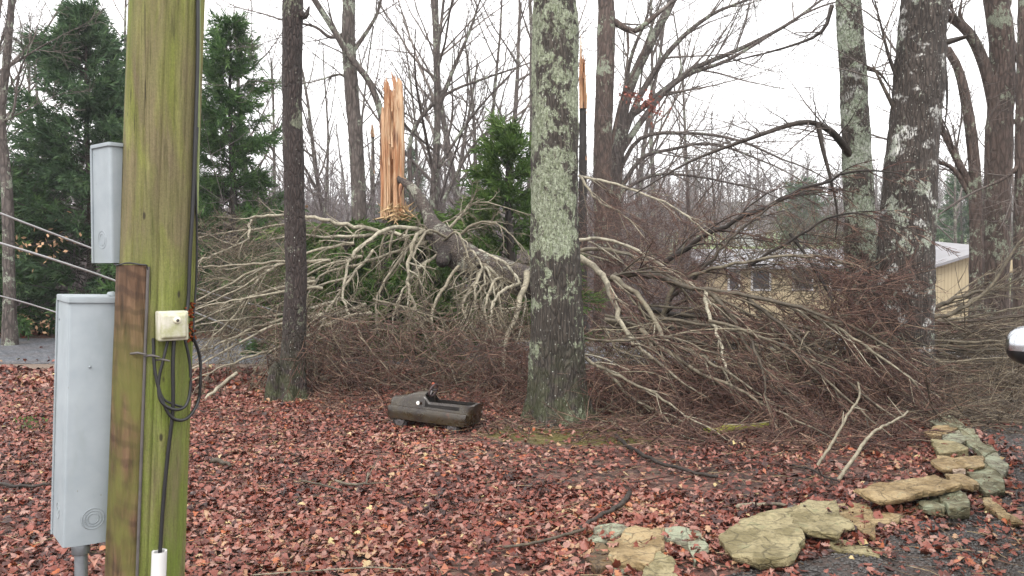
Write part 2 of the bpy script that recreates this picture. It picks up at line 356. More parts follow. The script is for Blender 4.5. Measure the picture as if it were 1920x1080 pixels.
# ------------------------------------------------------------------ leaf litter (uncountable)
def leaf_outline(kind):
    if kind == 0:   # lobed oak leaf
        h = [(0, 0), (.06, .12), (.2, .22), (.12, .32), (.30, .46), (.16, .55), (.30, .72), (.12, .80), (.12, .93), (0, 1)]
    elif kind == 1: # simple ovate
        h = [(0, 0), (.16, .2), (.27, .42), (.22, .68), (.09, .88), (0, 1)]
    else:           # small torn fragment
        h = [(0, 0), (.28, .15), (.33, .55), (.12, .8), (0, 1)]
    return h
def leaves(name, n, sampler, size, kinds, tilt, zr, bias=0.0):
    VV = []; TT = []; RN = []; off = 0
    per = [int(n * k) for k in kinds]
    for kd, cnt in enumerate(per):
        if cnt == 0: continue
        h = leaf_outline(kd)
        mid = [(0, y) for _, y in h[1:-1]]
        # rows: left, mid, right vertices
        rows = len(h) - 2
        L = np.array([(0, 0, 0)] + [p for (x, y) in h[1:-1] for p in ((-x, y, 0), (0, y, 0), (x, y, 0))] + [(0, 1, 0)], dtype=float)
        T = [(0, 2, 1), (0, 3, 2)]
        for r in range(rows - 1):
            a = 1 + r * 3; b = a + 3
            T += [(a, a + 1, b), (a + 1, b + 1, b), (a + 1, a + 2, b + 1), (a + 2, b + 2, b + 1)]
        e = 1 + (rows - 1) * 3; tip = 1 + rows * 3
        T += [(e, e + 1, tip), (e + 1, e + 2, tip)]
        T = np.array(T); nv = len(L)
        pos = sampler(cnt); cnt = len(pos)
        s = size * RNG.uniform(.55, 1.35, cnt)
        P = np.repeat((L - [0, .5, 0])[None], cnt, 0) * s[:, None, None]
        wid = RNG.uniform(.7, 1.3, cnt)[:, None]; P[:, :, 0] *= wid
        cx = RNG.normal(0, 2.0, cnt)[:, None] / size * .35; cy = RNG.normal(0, 2.0, cnt)[:, None] / size * .35
        fold = RNG.normal(.08, .35, cnt)[:, None]
        P[:, :, 2] = P[:, :, 0] ** 2 * cx + P[:, :, 1] ** 2 * cy + np.abs(P[:, :, 0]) * fold
        P[:, :, 2] += RNG.normal(0, .035, P.shape[:2]) * size
        a = RNG.uniform(0, 2 * math.pi, cnt); tx = RNG.normal(0, tilt, cnt); ty = RNG.normal(0, tilt, cnt)
        def rot(P, ax, ang):
            c, s_ = np.cos(ang)[:, None], np.sin(ang)[:, None]; i, j = [(1, 2), (2, 0), (0, 1)][ax]
            A, B = P[:, :, i].copy(), P[:, :, j].copy(); P[:, :, i] = A * c - B * s_; P[:, :, j] = A * s_ + B * c
        rot(P, 0, tx); rot(P, 1, ty); rot(P, 2, a)
        P += pos[:, None, :]
        lift = np.minimum(0, P[:, :, 2].min(1) - (pos[:, 2] - .004)); P[:, :, 2] -= lift[:, None]
        P[:, :, 2] += RNG.uniform(0, zr, cnt)[:, None]
        VV.append(P.reshape(-1, 3)); TT.append((off + np.arange(cnt)[:, None, None] * nv + T[None]).reshape(-1, 3)); off += cnt * nv
        pt = np.array([noise.noise(Vector((q_[0] * .8, q_[1] * .8, 5))) + .6 * noise.noise(Vector((q_[0] * 3, q_[1] * 3, 2))) for q_ in pos]); cl = np.clip(RNG.beta(1.6, 2.0, cnt) + bias + pt * .28, 0, .92); cl = np.where(RNG.random(cnt) < .012, RNG.uniform(.93, 1, cnt), cl)
        RN.append(np.repeat(cl, nv))
    me = mesh_np(name, np.concatenate(VV), None, np.concatenate(TT), [M['leaf']], True)
    me.attributes.new('rnd', 'FLOAT', 'POINT').data.foreach_set('value', np.concatenate(RN).astype(np.float32))
    return struct(link(name, me), 'stuff')
def patchy(x, y):
    return noise.noise(Vector((x * .9, y * .9, 3.1))) * .6 + noise.noise(Vector((x * 3.1, y * 3.1, 9))) * .4
def lawn_sampler(y0, y1, dens):
    def f(cnt):
        out = []
        while len(out) < cnt:
            y = math.sqrt(random.uniform(y0 * y0, y1 * y1)); x = random.uniform(-.80, .86) * y
            k = dens(x, y)
            if random.random() < k: out.append((x, y, gz(x, y)))
        return np.array(out)
    return f
def dens_lawn(x, y):
    k = 1.0
    if y > 12.2 and y < 17.6: k = .035
    d = math.hypot((x - .75) / 1.15, (y - 7.5) / .55)
    if d < 1.2: k *= .22
    d = math.hypot((x - 4.5) / .8, (y - 8.5) / .5)
    if d < 1.1: k *= .3
    if inside(DRIVE, x, y): k *= .30 if patchy(x, y) > -.05 else .10
    p = patchy(x, y)
    if p < -.16: k *= .45
    if math.hypot((x - 1.8) / 2.0, (y - 6.6) / 1.2) < 1: k *= .5     # the bare dark patch before the brush
    return k
leaves('leaf_litter', 25000, lawn_sampler(3.2, 5.6, dens_lawn), .052, (.55, .25, .20), .24, .028)
leaves('leaf_litter', 47000, lawn_sampler(5.6, 9.5, dens_lawn), .052, (.5, .3, .2), .24, .028)
leaves('leaf_litter', 20000, lawn_sampler(9.5, 13.5, dens_lawn), .075, (0, .6, .4), .38, .03)
leaves('leaf_litter', 9000, lawn_sampler(13.5, 34, dens_lawn), .13, (0, .6, .4), .4, .05, -.06)
# needles of straw and twig crumbs on the lawn
tb = Tubes()
for i in range(3600):
    y = math.sqrt(random.uniform(10, 110)); x = random.uniform(-.72, .72) * y
    a = random.gauss(.5, .8); L = random.uniform(.04, .22); d = Vector((math.cos(a), math.sin(a), random.gauss(0, .08)))
    p = Vector((x, y, random.uniform(.02, .05)))
    tb.add([p, p + d * L * .5 + rvec() * L * .07, p + d * L], [.0018, .0016, .001], 3)
struct(tb.obj('twig_litter', twig_mat('litter straw', (.12, .07, .045), (.24, .16, .09), (.48, .38, .22))), 'stuff')
# gravel crumbs on the driveway
def gravel():
    oc = np.array([(1, 0, 0), (0, 1, 0), (-1, 0, 0), (0, -1, 0), (0, 0, 1), (0, 0, -1)], float)
    T = np.array([(0, 1, 4), (1, 2, 4), (2, 3, 4), (3, 0, 4), (1, 0, 5), (2, 1, 5), (3, 2, 5), (0, 3, 5)])
    pts = []
    while len(pts) < 7000:
        y = random.uniform(3.5, 10); x = random.uniform(.5, .74 * y)
        if inside(DRIVE, x, y): pts.append((x, y, .008))
    pts = np.array(pts); m = len(pts)
    P = oc[None] * RNG.uniform(.004, .016, (m, 1, 3)) * RNG.uniform(.6, 1.4, (m, 6, 1)); P[:, :, 2] *= .7; P += pts[:, None]
    me = mesh_np('gravel', P.reshape(-1, 3), None, (np.arange(m)[:, None, None] * 6 + T[None]).reshape(-1, 3), [plain('gravel stone', (.05, .045, .042), .5, .5, 0, .7, 18)], False)
    struct(link('gravel', me), 'stuff')
gravel()

# ------------------------------------------------------------------ edging stones
def stone_mat(name, base, alt, lich, cover=.3):
    m, n, b = mat(name, .62, .4); v = coord(n)
    t = ntex(n, v, 5, 8, .65); t2 = ntex(n, v, 38, 6, .7); t3 = ntex(n, v, 9, 7, .7, .4)
    c = mix(n, ramp(n, t, [(.42, 0), (.56, 1)]), base, alt)
    c = mix(n, math_(n, 'MULTIPLY', ramp(n, t2, [(.35, 1), (.5, 0)]), .55), c, tuple(x * .4 for x in base))
    q = .72 - cover * .4
    c = mix(n, math_(n, 'MULTIPLY', ramp(n, t3, [(q, 0), (q + .05, 1)]), .85), c, lich)
    n.links.new(c, b.inputs['Base Color']); vq = N(n, 'ShaderNodeTexVoronoi', feature='DISTANCE_TO_EDGE'); vq.inputs['Scale'].default_value = 5; n.links.new(coord(n, (1, 1.6, 3)), vq.inputs['Vector'])
    ck = ramp(n, vq.outputs['Distance'], [(0, 0), (.03, 1)]); c = mix(n, math_(n, 'MULTIPLY', math_(n, 'SUBTRACT', 1.0, ck), .55), c, tuple(x * .25 for x in base)); n.links.new(c, b.inputs['Base Color'])
    bump(n, b, math_(n, 'ADD', math_(n, 'ADD', t, math_(n, 'MULTIPLY', t2, .8)), math_(n, 'MULTIPLY', ck, .25)), 1.0, .025); return m
SM = {'tan': stone_mat('sandstone tan', (.20, .135, .058), (.36, .265, .14), (.27, .26, .16), .25),
      'olive': stone_mat('sandstone olive', (.17, .14, .065), (.32, .27, .15), (.22, .21, .11), .35),
      'pale': stone_mat('sandstone lichen pale', (.13, .12, .08), (.24, .225, .155), (.28, .30, .21), .6),
      'green': stone_mat('sandstone mossy', (.105, .095, .050), (.22, .20, .12), (.25, .27, .18), .55),
      'brown': stone_mat('ironstone brown', (.07, .042, .022), (.14, .09, .042), (.15, .11, .05), .2),
      'pink': stone_mat('broken pink stone', (.34, .25, .18), (.42, .34, .27), (.36, .3, .22), .1)}
def stone(poly, z, th, mk, label, tilt=(0, 0)):
    z *= .68 if z < .15 or mk == 'tan' else .5; th *= .6
    P = [gnd(1080 + u / 2.286, 720 + v / 2.286, z) for u, v in poly]
    if sum((P[i].x * P[(i + 1) % len(P)].y - P[(i + 1) % len(P)].x * P[i].y) for i in range(len(P))) < 0: P.reverse()
    c = sum(P, Vector()) / len(P)
    pass
    c = sum(P, Vector()) / len(P); P = [c + (p - c) * 1.10 for p in P]
    # subdivide outline with jitter
    Q = []
    for i in range(len(P)):
        a, b = P[i], P[(i + 1) % len(P)]
        k = max(2, int((b - a).length / .035))
        for j in range(k):
            q = a.lerp(b, j / k); d = noise.noise(q * 8) * .030 + noise.noise(q * 22) * .014 + noise.noise(q * 50) * .006
            Q.append(q + (q - c).normalized() * d)
    n = len(Q); V = []; Fq = []
    rings = [(.0, 0), (.25, 0), (.5, 0), (.72, 0), (.86, 0), (.94, -.001), (.992, -.003), (1.0, -.010), (1.005, -.35), (.985, -.7), (.93, -1.0)]
    zs = -.03
    for k, (s, dz) in enumerate(rings[1:]):
        for q in Q:
            p = c + (q - c) * s
            tz = tilt[0] * (p.x - c.x) + tilt[1] * (p.y - c.y)
            nz = noise.noise(p * 6) * .022 + (abs(noise.noise(p * 15)) - .2) * .016 + noise.noise(p * 45) * .004
            if dz < -.3: h = z + tz + dz * th; p = p + (q - c).normalized() * noise.noise(Vector((q.x * 15, q.y * 15, dz * 9))) * .014
            else: h = z + tz + dz + nz
            V.append(Vector((p.x, p.y, h)) - Vector((c.x, c.y, 0)))
    nr = len(rings) - 1
    for r in range(nr - 1):
        for i in range(n): j = (i + 1) % n; Fq.append((r * n + i, r * n + n + i, r * n + n + j, r * n + j))
    ci = len(V); V.append(Vector((0, 0, z + noise.noise(c * 7) * .016)))
    Fq += [(ci, i, (i + 1) % n) for i in range(n)]
    me = mesh_py('edging_stone', V, Fq, [SM[mk]], False)
    for p in me.polygons: p.use_smooth = p.normal.z > .8
    o = link('edging_stone', me, None, (c.x, c.y, 0)); tag(o, label, 'stone', 'flat stones edging the driveway'); return o
ST = [
 ([(65, 655), (100, 600), (190, 598), (225, 625), (135, 672)], .09, .07, 'pale', 'pale lichened stone leaning at the left end of the edging'),
 ([(148, 665), (230, 625), (370, 620), (358, 700), (300, 765), (200, 757), (145, 735)], .11, .09, 'tan', 'broad tan flat stone with rusty top at left end of edging'),
 ([(375, 620), (520, 628), (540, 690), (505, 752), (488, 690), (382, 660)], .07, .07, 'pale', 'pale curved stone between the tan slab and the big olive slab'),
 ([(300, 720), (345, 700), (400, 750), (460, 850), (290, 860), (296, 780)], .10, .09, 'olive', 'upright pale olive stone cut by the bottom edge of the photo'),
 ([(48, 742), (90, 688), (145, 700), (148, 765), (90, 785)], .09, .09, 'brown', 'small dark brown lump of stone at the far left of the edging'),
 ([(155, 805), (180, 778), (240, 788), (246, 850), (150, 850)], .05, .05, 'pale', 'small pale stone below the tan slab at the bottom edge'),
 ([(635, 645), (700, 590), (800, 555), (940, 532), (960, 640), (950, 700), (900, 738), (790, 748), (690, 712)], .12, .10, 'olive', 'largest olive slab lying flat in the middle of the edging'),
 ([(932, 545), (1000, 500), (1110, 500), (1130, 560), (1182, 595), (1110, 637), (1000, 628), (945, 602)], .17, .06, 'olive', 'grey olive slab overlapping the largest slab on its right'),
 ([(1120, 522), (1240, 508), (1275, 555), (1390, 562), (1380, 582), (1280, 590), (1282, 652), (1195, 605), (1140, 560)], .07, .06, 'tan', 'thin orange tan slab half buried right of the overlapping slab'),
 ([(1222, 450), (1290, 425), (1400, 410), (1530, 392), (1600, 410), (1640, 430), (1480, 462), (1400, 482), (1310, 492)], .20, .07, 'tan', 'long rusty slab propped up over a dark gap'),
 ([(1470, 492), (1520, 475), (1590, 498), (1572, 535), (1490, 522)], .10, .08, 'green', 'rounded green mossy stone in front of the propped slab'),
 ([(1560, 470), (1620, 435), (1665, 468), (1682, 527), (1600, 527)], .13, .12, 'green', 'angular grey green stone standing right of the mossy rounded one'),
 ([(1320, 512), (1400, 518), (1472, 532), (1402, 566), (1340, 545)], .05, .05, 'brown', 'low dark stone under the propped rusty slab'),
 ([(1100, 672), (1160, 665), (1200, 690), (1302, 712), (1290, 727), (1110, 707)], .04, .05, 'olive', 'narrow low stone on the driveway side of the edging'),
 ([(1590, 382), (1650, 385), (1722, 420), (1700, 442), (1620, 417)], .16, .06, 'tan', 'small tan wedge between the propped slab and the far heap'),
 ([(1672, 352), (1762, 345), (1832, 380), (1830, 440), (1760, 457), (1700, 402)], .15, .12, 'green', 'blocky lichened stone at the bend of the edging'),
 ([(1742, 300), (1802, 300), (1857, 352), (1830, 387), (1760, 343)], .17, .10, 'pale', 'pale lichened slab at the right outer bend of the edging'),
 ([(1525, 332), (1560, 315), (1730, 306), (1742, 345), (1580, 362)], .16, .06, 'tan', 'long flat tan stone lying on the inside of the bend'),
 ([(1600, 345), (1655, 348), (1668, 374), (1622, 372)], .20, .04, 'pink', 'small freshly broken pinkish stone on top of the bend'),
 ([(1570, 217), (1640, 200), (1675, 238), (1642, 252), (1580, 237)], .20, .10, 'pale', 'round pale lichened boulder in the far part of the edging'),
 ([(1498, 202), (1540, 185), (1640, 180), (1602, 202), (1530, 222)], .14, .08, 'tan', 'flat yellowish stone on the left of the pale boulder'),
 ([(1642, 187), (1700, 195), (1732, 240), (1802, 285), (1742, 300), (1680, 250)], .20, .12, 'green', 'long grey green stone sloping right of the pale boulder'),
 ([(1550, 132), (1590, 124), (1662, 175), (1602, 182)], .20, .12, 'green', 'green lichened stone at the far top of the edging'),
 ([(1512, 146), (1550, 150), (1602, 180), (1545, 179)], .14, .10, 'pale', 'thin pale stone left of the far top stone'),
 ([(1530, 240), (1640, 250), (1672, 282), (1560, 292)], .14, .10, 'olive', 'flat olive stone just below the pale boulder'),
 ([(1750, 490), (1780, 490), (1842, 550), (1912, 588), (1862, 587), (1762, 522)], .07, .06, 'tan', 'long narrow pinkish tan stone on the driveway right of the bend'),
 ([(1480, 98), (1550, 106), (1552, 116), (1486, 112)], .06, .05, 'pale', 'thin pale stone near the foot of the right tree'),
]
for s in ST: stone(*s)
random.seed(19)
SP = [[tuple(gnd(1080 + u / 2.286, 720 + v / 2.286, 0))[:2] for u, v in s_[0]] for s_ in ST]
def near_stones(cnt):
    out = []
    while len(out) < cnt:
        pl = random.choice(SP); cx = sum(p[0] for p in pl) / len(pl); cy = sum(p[1] for p in pl) / len(pl); q = random.choice(pl); f = random.uniform(.9, 1.45)
        out.append((cx + (q[0] - cx) * f + random.gauss(0, .04), cy + (q[1] - cy) * f + random.gauss(0, .04), random.uniform(.0, .035)))
    return np.array(out)
def on_stones(cnt):
    out = []
    for _ in range(cnt):
        i = random.randrange(len(SP)); pl = SP[i]; cx = sum(p[0] for p in pl) / len(pl); cy = sum(p[1] for p in pl) / len(pl); q = random.choice(pl); f = random.uniform(.2, .9)
        out.append((cx + (q[0] - cx) * f, cy + (q[1] - cy) * f, ST[i][1] * (.68 if ST[i][1] < .15 or ST[i][3] == 'tan' else .5) + .012))
    return np.array(out)
leaves('leaf_litter', 1500, near_stones, .062, (.5, .3, .2), .5, .02)
leaves('leaf_litter', 26, on_stones, .05, (.3, .4, .3), .12, .0)
# ------------------------------------------------------------------ big standing trunks
def trunk_mesh(name, path, radii, O, m, sides=56, step=.03, rough=.012, flare=None, lob=6, seed=0):
    """path: list of points bottom to top; displaced bark surface; flare: extra root radius at the bottom"""
    P = [Vector(p) for p in path]; tot = sum((P[i + 1] - P[i]).length for i in range(len(P) - 1))
    n = max(4, int(tot / step)); C = []; acc = 0; i = 0; segl = [(P[k + 1] - P[k]).length for k in range(len(P) - 1)]
    for k in range(n + 1):
        s = tot * k / n; j = 0; a = s
        while j < len(segl) - 1 and a > segl[j]: a -= segl[j]; j += 1
        t = a / segl[j]; C.append((P[j].lerp(P[j + 1], t), lerp(radii[j], radii[j + 1], t), (P[j + 1] - P[j]).normalized()))
    V = []; O = Vector(O)
    for c, r, T in C:
        U = Vector((1, 0, 0)); U = (U - U.dot(T) * T).normalized(); W = T.cross(U)
        h = c.z - P[0].z
        for q in range(sides):
            a = 2 * math.pi * q / sides; d = U * math.cos(a) + W * math.sin(a)
            fl = 0
            if flare: fl = flare * math.exp(-max(h, 0) / .22) * (1 + .45 * math.sin(lob * a + seed) + .25 * math.sin((lob - 2) * a + 2 * seed))
            p = c + d * (r + fl)
            nn = noise.noise(Vector((p.x * 20 + seed, p.y * 20, p.z * 5.5))) * rough + noise.noise(Vector((p.x * 55, p.y * 55 + seed, p.z * 22))) * rough * .5 + noise.noise(Vector((p.x * 3, p.y * 3, p.z * 1.4 + seed))) * r * .10
            V.append(p + d * nn - O)
    Fq = [(k * sides + q, k * sides + (q + 1) % sides, (k + 1) * sides + (q + 1) % sides, (k + 1) * sides + q) for k in range(n) for q in range(sides)]
    return mesh_np(name, [tuple(v) for v in V], Fq, None, [m])

def grow(tubes, p, d, L, r, depth, P, lvl=0):
    """recursive branch; tubes[lvl] receives its polyline"""
    seg = P['seg'][min(lvl, len(P['seg']) - 1)]; n = max(3, seg); st = L / n
    pts = [Vector(p)]; rad = [r]; dirs = [Vector(d)]; tip = P.get('tip', .25)
    up = Vector(P.get('trop', (0, 0, .12)));  w_ = P['wander'][min(lvl, len(P['wander']) - 1)]
    d = Vector(d)
    for i in range(n):
        d = (d + rvec() * w_ + up * P['tropk'][min(lvl, len(P['tropk']) - 1)]).normalized()
        q = pts[-1] + d * st
        zf = P.get('floor')
        if zf is not None and q.z < zf: q.z = zf + random.uniform(0, .03); d = Vector((d.x, d.y, abs(d.z) * .3)).normalized()
        pts.append(q); dirs.append(d.copy()); rad.append(max(P['rmin'] * .6, r * (1 - (1 - tip) * (i + 1) / n)))
    sides = [10, 6, 4, 3, 3][min(4, lvl + P.get('s0', 0))]
    tubes[min(lvl, len(tubes) - 1)].add(pts, rad, sides)
    if lvl >= depth: return pts, rad
    K = P['kids'][min(lvl, len(P['kids']) - 1)]
    for k in range(K):
        t = lerp(P.get('t0', .25), 1, (k + random.random()) / K); x = t * n; i = min(n - 1, int(x)); f = x - i
        b = pts[i].lerp(pts[i + 1], f); rr = lerp(rad[i], rad[i + 1], f)
        cd = offdir(dirs[i + 1], R(random.uniform(*P['ang'])))
        cd = (cd + Vector(P.get('bias', (0, 0, 0)))).normalized()
        cr = max(P['rmin'], rr * random.uniform(.42, .68))
        grow(tubes, b, cd, L * random.uniform(.32, .62) * (1.15 - .5 * t) * P.get('lf', 1), cr, depth, P, lvl + 1)
    return pts, rad

def big_tree(name, label, path, radii, m, flare, seed, rough=.014, step=.03, extra=None):
    base = Vector(path[0]); base.z = gz(base.x, base.y)
    t = thing(name, label, 'tree', base)
    link('trunk', trunk_mesh('trunk', path, radii, base, m, 64, step, rough, flare, 6, seed), t)
    return t, base
def above(a, b, z):   # extend the line a-b up to height z
    return a + (b - a) * ((z - a.z) / (b.z - a.z))
# central lichened tree
Y = 8.15
a = gnd(1048, 792); a.y = Y; b = at(1040, 400, Y); c_ = at(1041, 0, Y)
T1, B1 = big_tree('lichened_tree', 'thick green grey lichened tree trunk in the middle of the photo', [Vector((a.x, Y, -.05)), b, c_, above(b, c_, 8)], [.295, .245, .225, .17], M['bark_big'], .10, 1.3, .016, .022)
# thin dark tree on the left
Y = 9.45
a = at(545, 745, Y); b = at(556, 520, Y); c_ = at(548, 200, Y); d_ = at(549, 0, Y)
T2, B2 = big_tree('slender_dark_tree', 'slender dark purple brown tree left of the fallen crown', [Vector((a.x, Y, -.05)), b, c_, d_, above(c_, d_, 7.5)], [.15, .128, .112, .118, .08], M['bark_thin'], .10, 4.1, .008)
tb = Tubes(B2); q = at(512, 745, 9.35); tb.add([Vector((q.x, q.y, -.05)), q + Vector((0, 0, .12)), q + Vector((.03, 0, .34)), q + Vector((.05, 0, .42))], [.11, .09, .07, .02], 12)
tb.obj('stub', M['bark_thin'], T2)
tb = Tubes(B2)
q = at(556, 22, 9.45); tb.add(smooth_path([q, at(572, 30, 9.4), at(580, 12, 9.4)], 3), [.07, .06, .05, .04, .03, .02, .01], 8); tb.obj('knot', M['bark_thin'], T2)
# right pair
Y = 10.2
a = at(1640, 700, Y); b = at(1615, 500, Y); c_ = at(1605, 250, Y); d_ = at(1590, 0, Y)
T3, B3 = big_tree('lichened_tree', 'straight green flecked trunk with a torn limb, left of the right hand pair', [Vector((a.x, Y, -.05)), b, c_, d_, above(c_, d_, 8.5)], [.25, .20, .17, .155, .11], M['bark_right2'], .08, 2.2)
Y = 9.2
a = at(1700, 765, Y); b = at(1697, 480, Y); c_ = at(1713, 250, Y); d_ = at(1736, 0, Y)
T4, B4 = big_tree('leaning_tree', 'thick brown trunk leaning right with white scaly patches, beside the edging stones', [Vector((a.x, Y, -.05)), b, c_, d_, above(c_, d_, 8)], [.29, .30, .275, .245, .18], M['bark_right'], .05, 3.3, .018)
tb = Tubes(B4); tb.add(smooth_path([at(1752, 85, 9.2), at(1790, 75, 9.2), at(1815, 68, 9.1)], 4), list(np.linspace(.045, .02, 9)), 8)
tb.add(smooth_path([at(1750, 95, 9.2), at(1768, 105, 9.2), at(1776, 180, 9.2), at(1770, 250, 9.2)], 4), list(np.linspace(.03, .006, 13)), 6)
tb.obj('limb', M['limb_dark'], T4)
PT = dict(seg=[9, 6, 4], wander=[.12, .2, .3], tropk=[0, .3, .3], kids=[5, 4], ang=(25, 60), rmin=.0025, t0=.2, s0=1, trop=(0, 0, .2))
# torn arching limb on the straight right tree
tb = Tubes(B3); tw = Tubes(B3)
arch = smooth_path([at(1612, 318, 10.2), at(1578, 268, 10.05), at(1548, 240, 9.7), at(1500, 230, 9.35), at(1400, 262, 9), at(1290, 305, 8.9), at(1180, 370, 8.9)], 4)
tb.add(arch, list(np.linspace(.055, .006, len(arch))), 8)
dn = smooth_path([at(1533, 230, 9.32), at(1543, 280, 9.3), at(1556, 330, 9.3), at(1570, 400, 9.3), at(1566, 450, 9.3)], 4)
tb.add(dn, list(np.linspace(.032, .006, len(dn))), 8)
for pth, rr, KK in ((arch, .012, 22), (dn, .008, 4)):
    for k in range(KK):
        i = random.randint(3, len(pth) - 2); d = (pth[i + 1] - pth[i]).normalized()
        grow([tw], pth[i], offdir(d, R(random.uniform(25, 55))), random.uniform(.5, 1.3), rr * (1 - i / len(pth) * .6), 2, dict(PT, seg=[7, 5, 4]))
l3 = tb.obj('torn_limb', M['limb_dark'], T3); tw.obj('twigs', M['twig_bg'], l3)
# small side limbs left/right of the pair seen against the sky
for (T_, B_, paths) in ((T4, B4, [[(1690, 165), (1668, 110), (1655, 60), (1640, 0)], [(1680, 210), (1650, 150), (1635, 120)]]), (T3, B3, [[(1625, 128), (1650, 138), (1672, 170)], [(1560, 10), (1540, 60), (1470, 90), (1350, 120)]])):
    tb = Tubes(B_); tw = Tubes(B_)
    for pp in paths:
        q = smooth_path([at(x, y, B_.y) for x, y in pp], 3); tb.add(q, list(np.linspace(.03, .008, len(q))), 6)
        for k in range(6):
            i = random.randint(1, len(q) - 2); grow([tw], q[i], offdir((q[i + 1] - q[i]).normalized(), R(40)), random.uniform(.5, 1.3), .009, 2, PT)
    lo = tb.obj('limb', M['limb_dark'], T_); tw.obj('twigs', M['twig_bg'], lo)
# foreground crowns above the frame (their hanging twigs dip into the picture)
for (T_, B_, px, py, n) in ((T3, B3, 1480, 0, 5), (T2, B2, 560, 0, 4)):
    tw = Tubes(B_)
    for k in range(n):
        p = at(px + random.uniform(-120, 120), -random.uniform(60, 260), B_.y - .4)
        q = at(px * 1.0, -420, B_.y); tw.add([q.lerp(Vector((B_.x, B_.y, q.z)), .9), q, p], [.03, .02, .008], 4)
        grow([tw], p, Vector((random.uniform(-.5, .5), 0, -1)).normalized(), random.uniform(1.0, 1.9), .007, 2, dict(PT, tropk=[0, 0, 0], kids=[5, 3]))
    tw.obj('hanging_twigs', M['limb_dark'], T_)

# ------------------------------------------------------------------ background bare trees
BGP = dict(seg=[9, 6, 5, 4], wander=[.07, .16, .22, .3], tropk=[.1, .35, .3, .2], kids=[11, 6, 5], ang=(28, 62), rmin=.004, t0=.3, trop=(0, 0, .35), lf=1.0)
def bare_variant(h, r, seed, wide=1.0, depth=3, t0=.3, kids=None):
    random.seed(seed)
    tr = Tubes(); cr = Tubes(); P = dict(BGP, t0=t0, lf=wide)
    if kids: P['kids'] = kids
    grow([tr, cr, cr, cr], Vector((0, 0, -.05)), Vector((random.uniform(-.05, .05), random.uniform(-.05, .05), 1)).normalized(), h, r, depth, P)
    return tr.mesh('trunk', [M['bark_bg']]), cr.mesh('branches', [M['twig_bg']])
VAR = [bare_variant(13, .17, 31, .85), bare_variant(15, .20, 42, .8, t0=.35), bare_variant(11, .12, 53, .95), bare_variant(16, .24, 64, .75, t0=.4),
       bare_variant(9, .07, 75, .9, t0=.2), bare_variant(12, .10, 86, .7, t0=.25, kids=[14, 5, 4]), bare_variant(7, .05, 97, 1.0, t0=.15, kids=[12, 5, 4])]
random.seed(5)
def place_bare(v, x, y, s, rz, label, group, name='bare_tree', lean=(0, 0)):
    t = thing(name, label, 'tree', (x, y, gz(x, y)), group); t.rotation_euler = (lean[0], lean[1], rz); t.scale = (s, s, s)
    link('trunk', VAR[v][0], t); link('branches', VAR[v][1], t); return t
# rows seen clearly behind the road, by photo column and distance
near = [(800, 21, 2, 1.0), (838, 24, 5, 1), (880, 26, 0, .9), (770, 30, 5, 1), (925, 22, 4, 1.1), (980, 27, 1, .8), (1240, 26, 2, 1.0), (1290, 30, 5, 1), (1345, 34, 4, 1.1), (600, 27, 4, 1.1), (625, 33, 0, .8),
        (575, 22, 6, 1), (955, 33, 3, .8), (860, 35, 1, .8), (905, 38, 0, 1), (1200, 36, 1, .85), (690, 36, 5, 1.1), (735, 26, 6, 1.2), (330, 34, 1, .8), (120, 36, 0, .9), (220, 30, 5, 1.1), (60, 30, 2, 1), (-40, 26, 1, .9),
        (470, 34, 3, .8), (510, 28, 2, .9), (1420, 44, 6, 1), (1960, 22, 0, .9), (1790, 40, 2, .9), (1900, 30, 5, 1), (2050, 28, 1, .8), (2010, 17.5, 2, .9)]
for px, yy, v, s in near:
    p = at(px, 500, yy); place_bare(v, p.x, yy, s * random.uniform(.9, 1.05), random.uniform(0, 6.28), 'bare brown grey tree in the wood behind the road', 'bare trees of the wood behind the road')
for k in range(95):
    yy = random.uniform(38, 85); px = random.choice([random.uniform(-80, 1330), random.uniform(-80, 1330), random.uniform(1480, 2000)])
    if px > 1330 and yy < 60: yy += 30
    p = at(px, 500, yy); place_bare(random.choice([0, 1, 2, 4, 5, 3, 6]), p.x, yy, random.uniform(.75, 1.0) * (1 if px < 1330 else .55), random.uniform(0, 6.28), 'thin bare tree deep in the far wood', 'thin bare trees deep in the far wood')
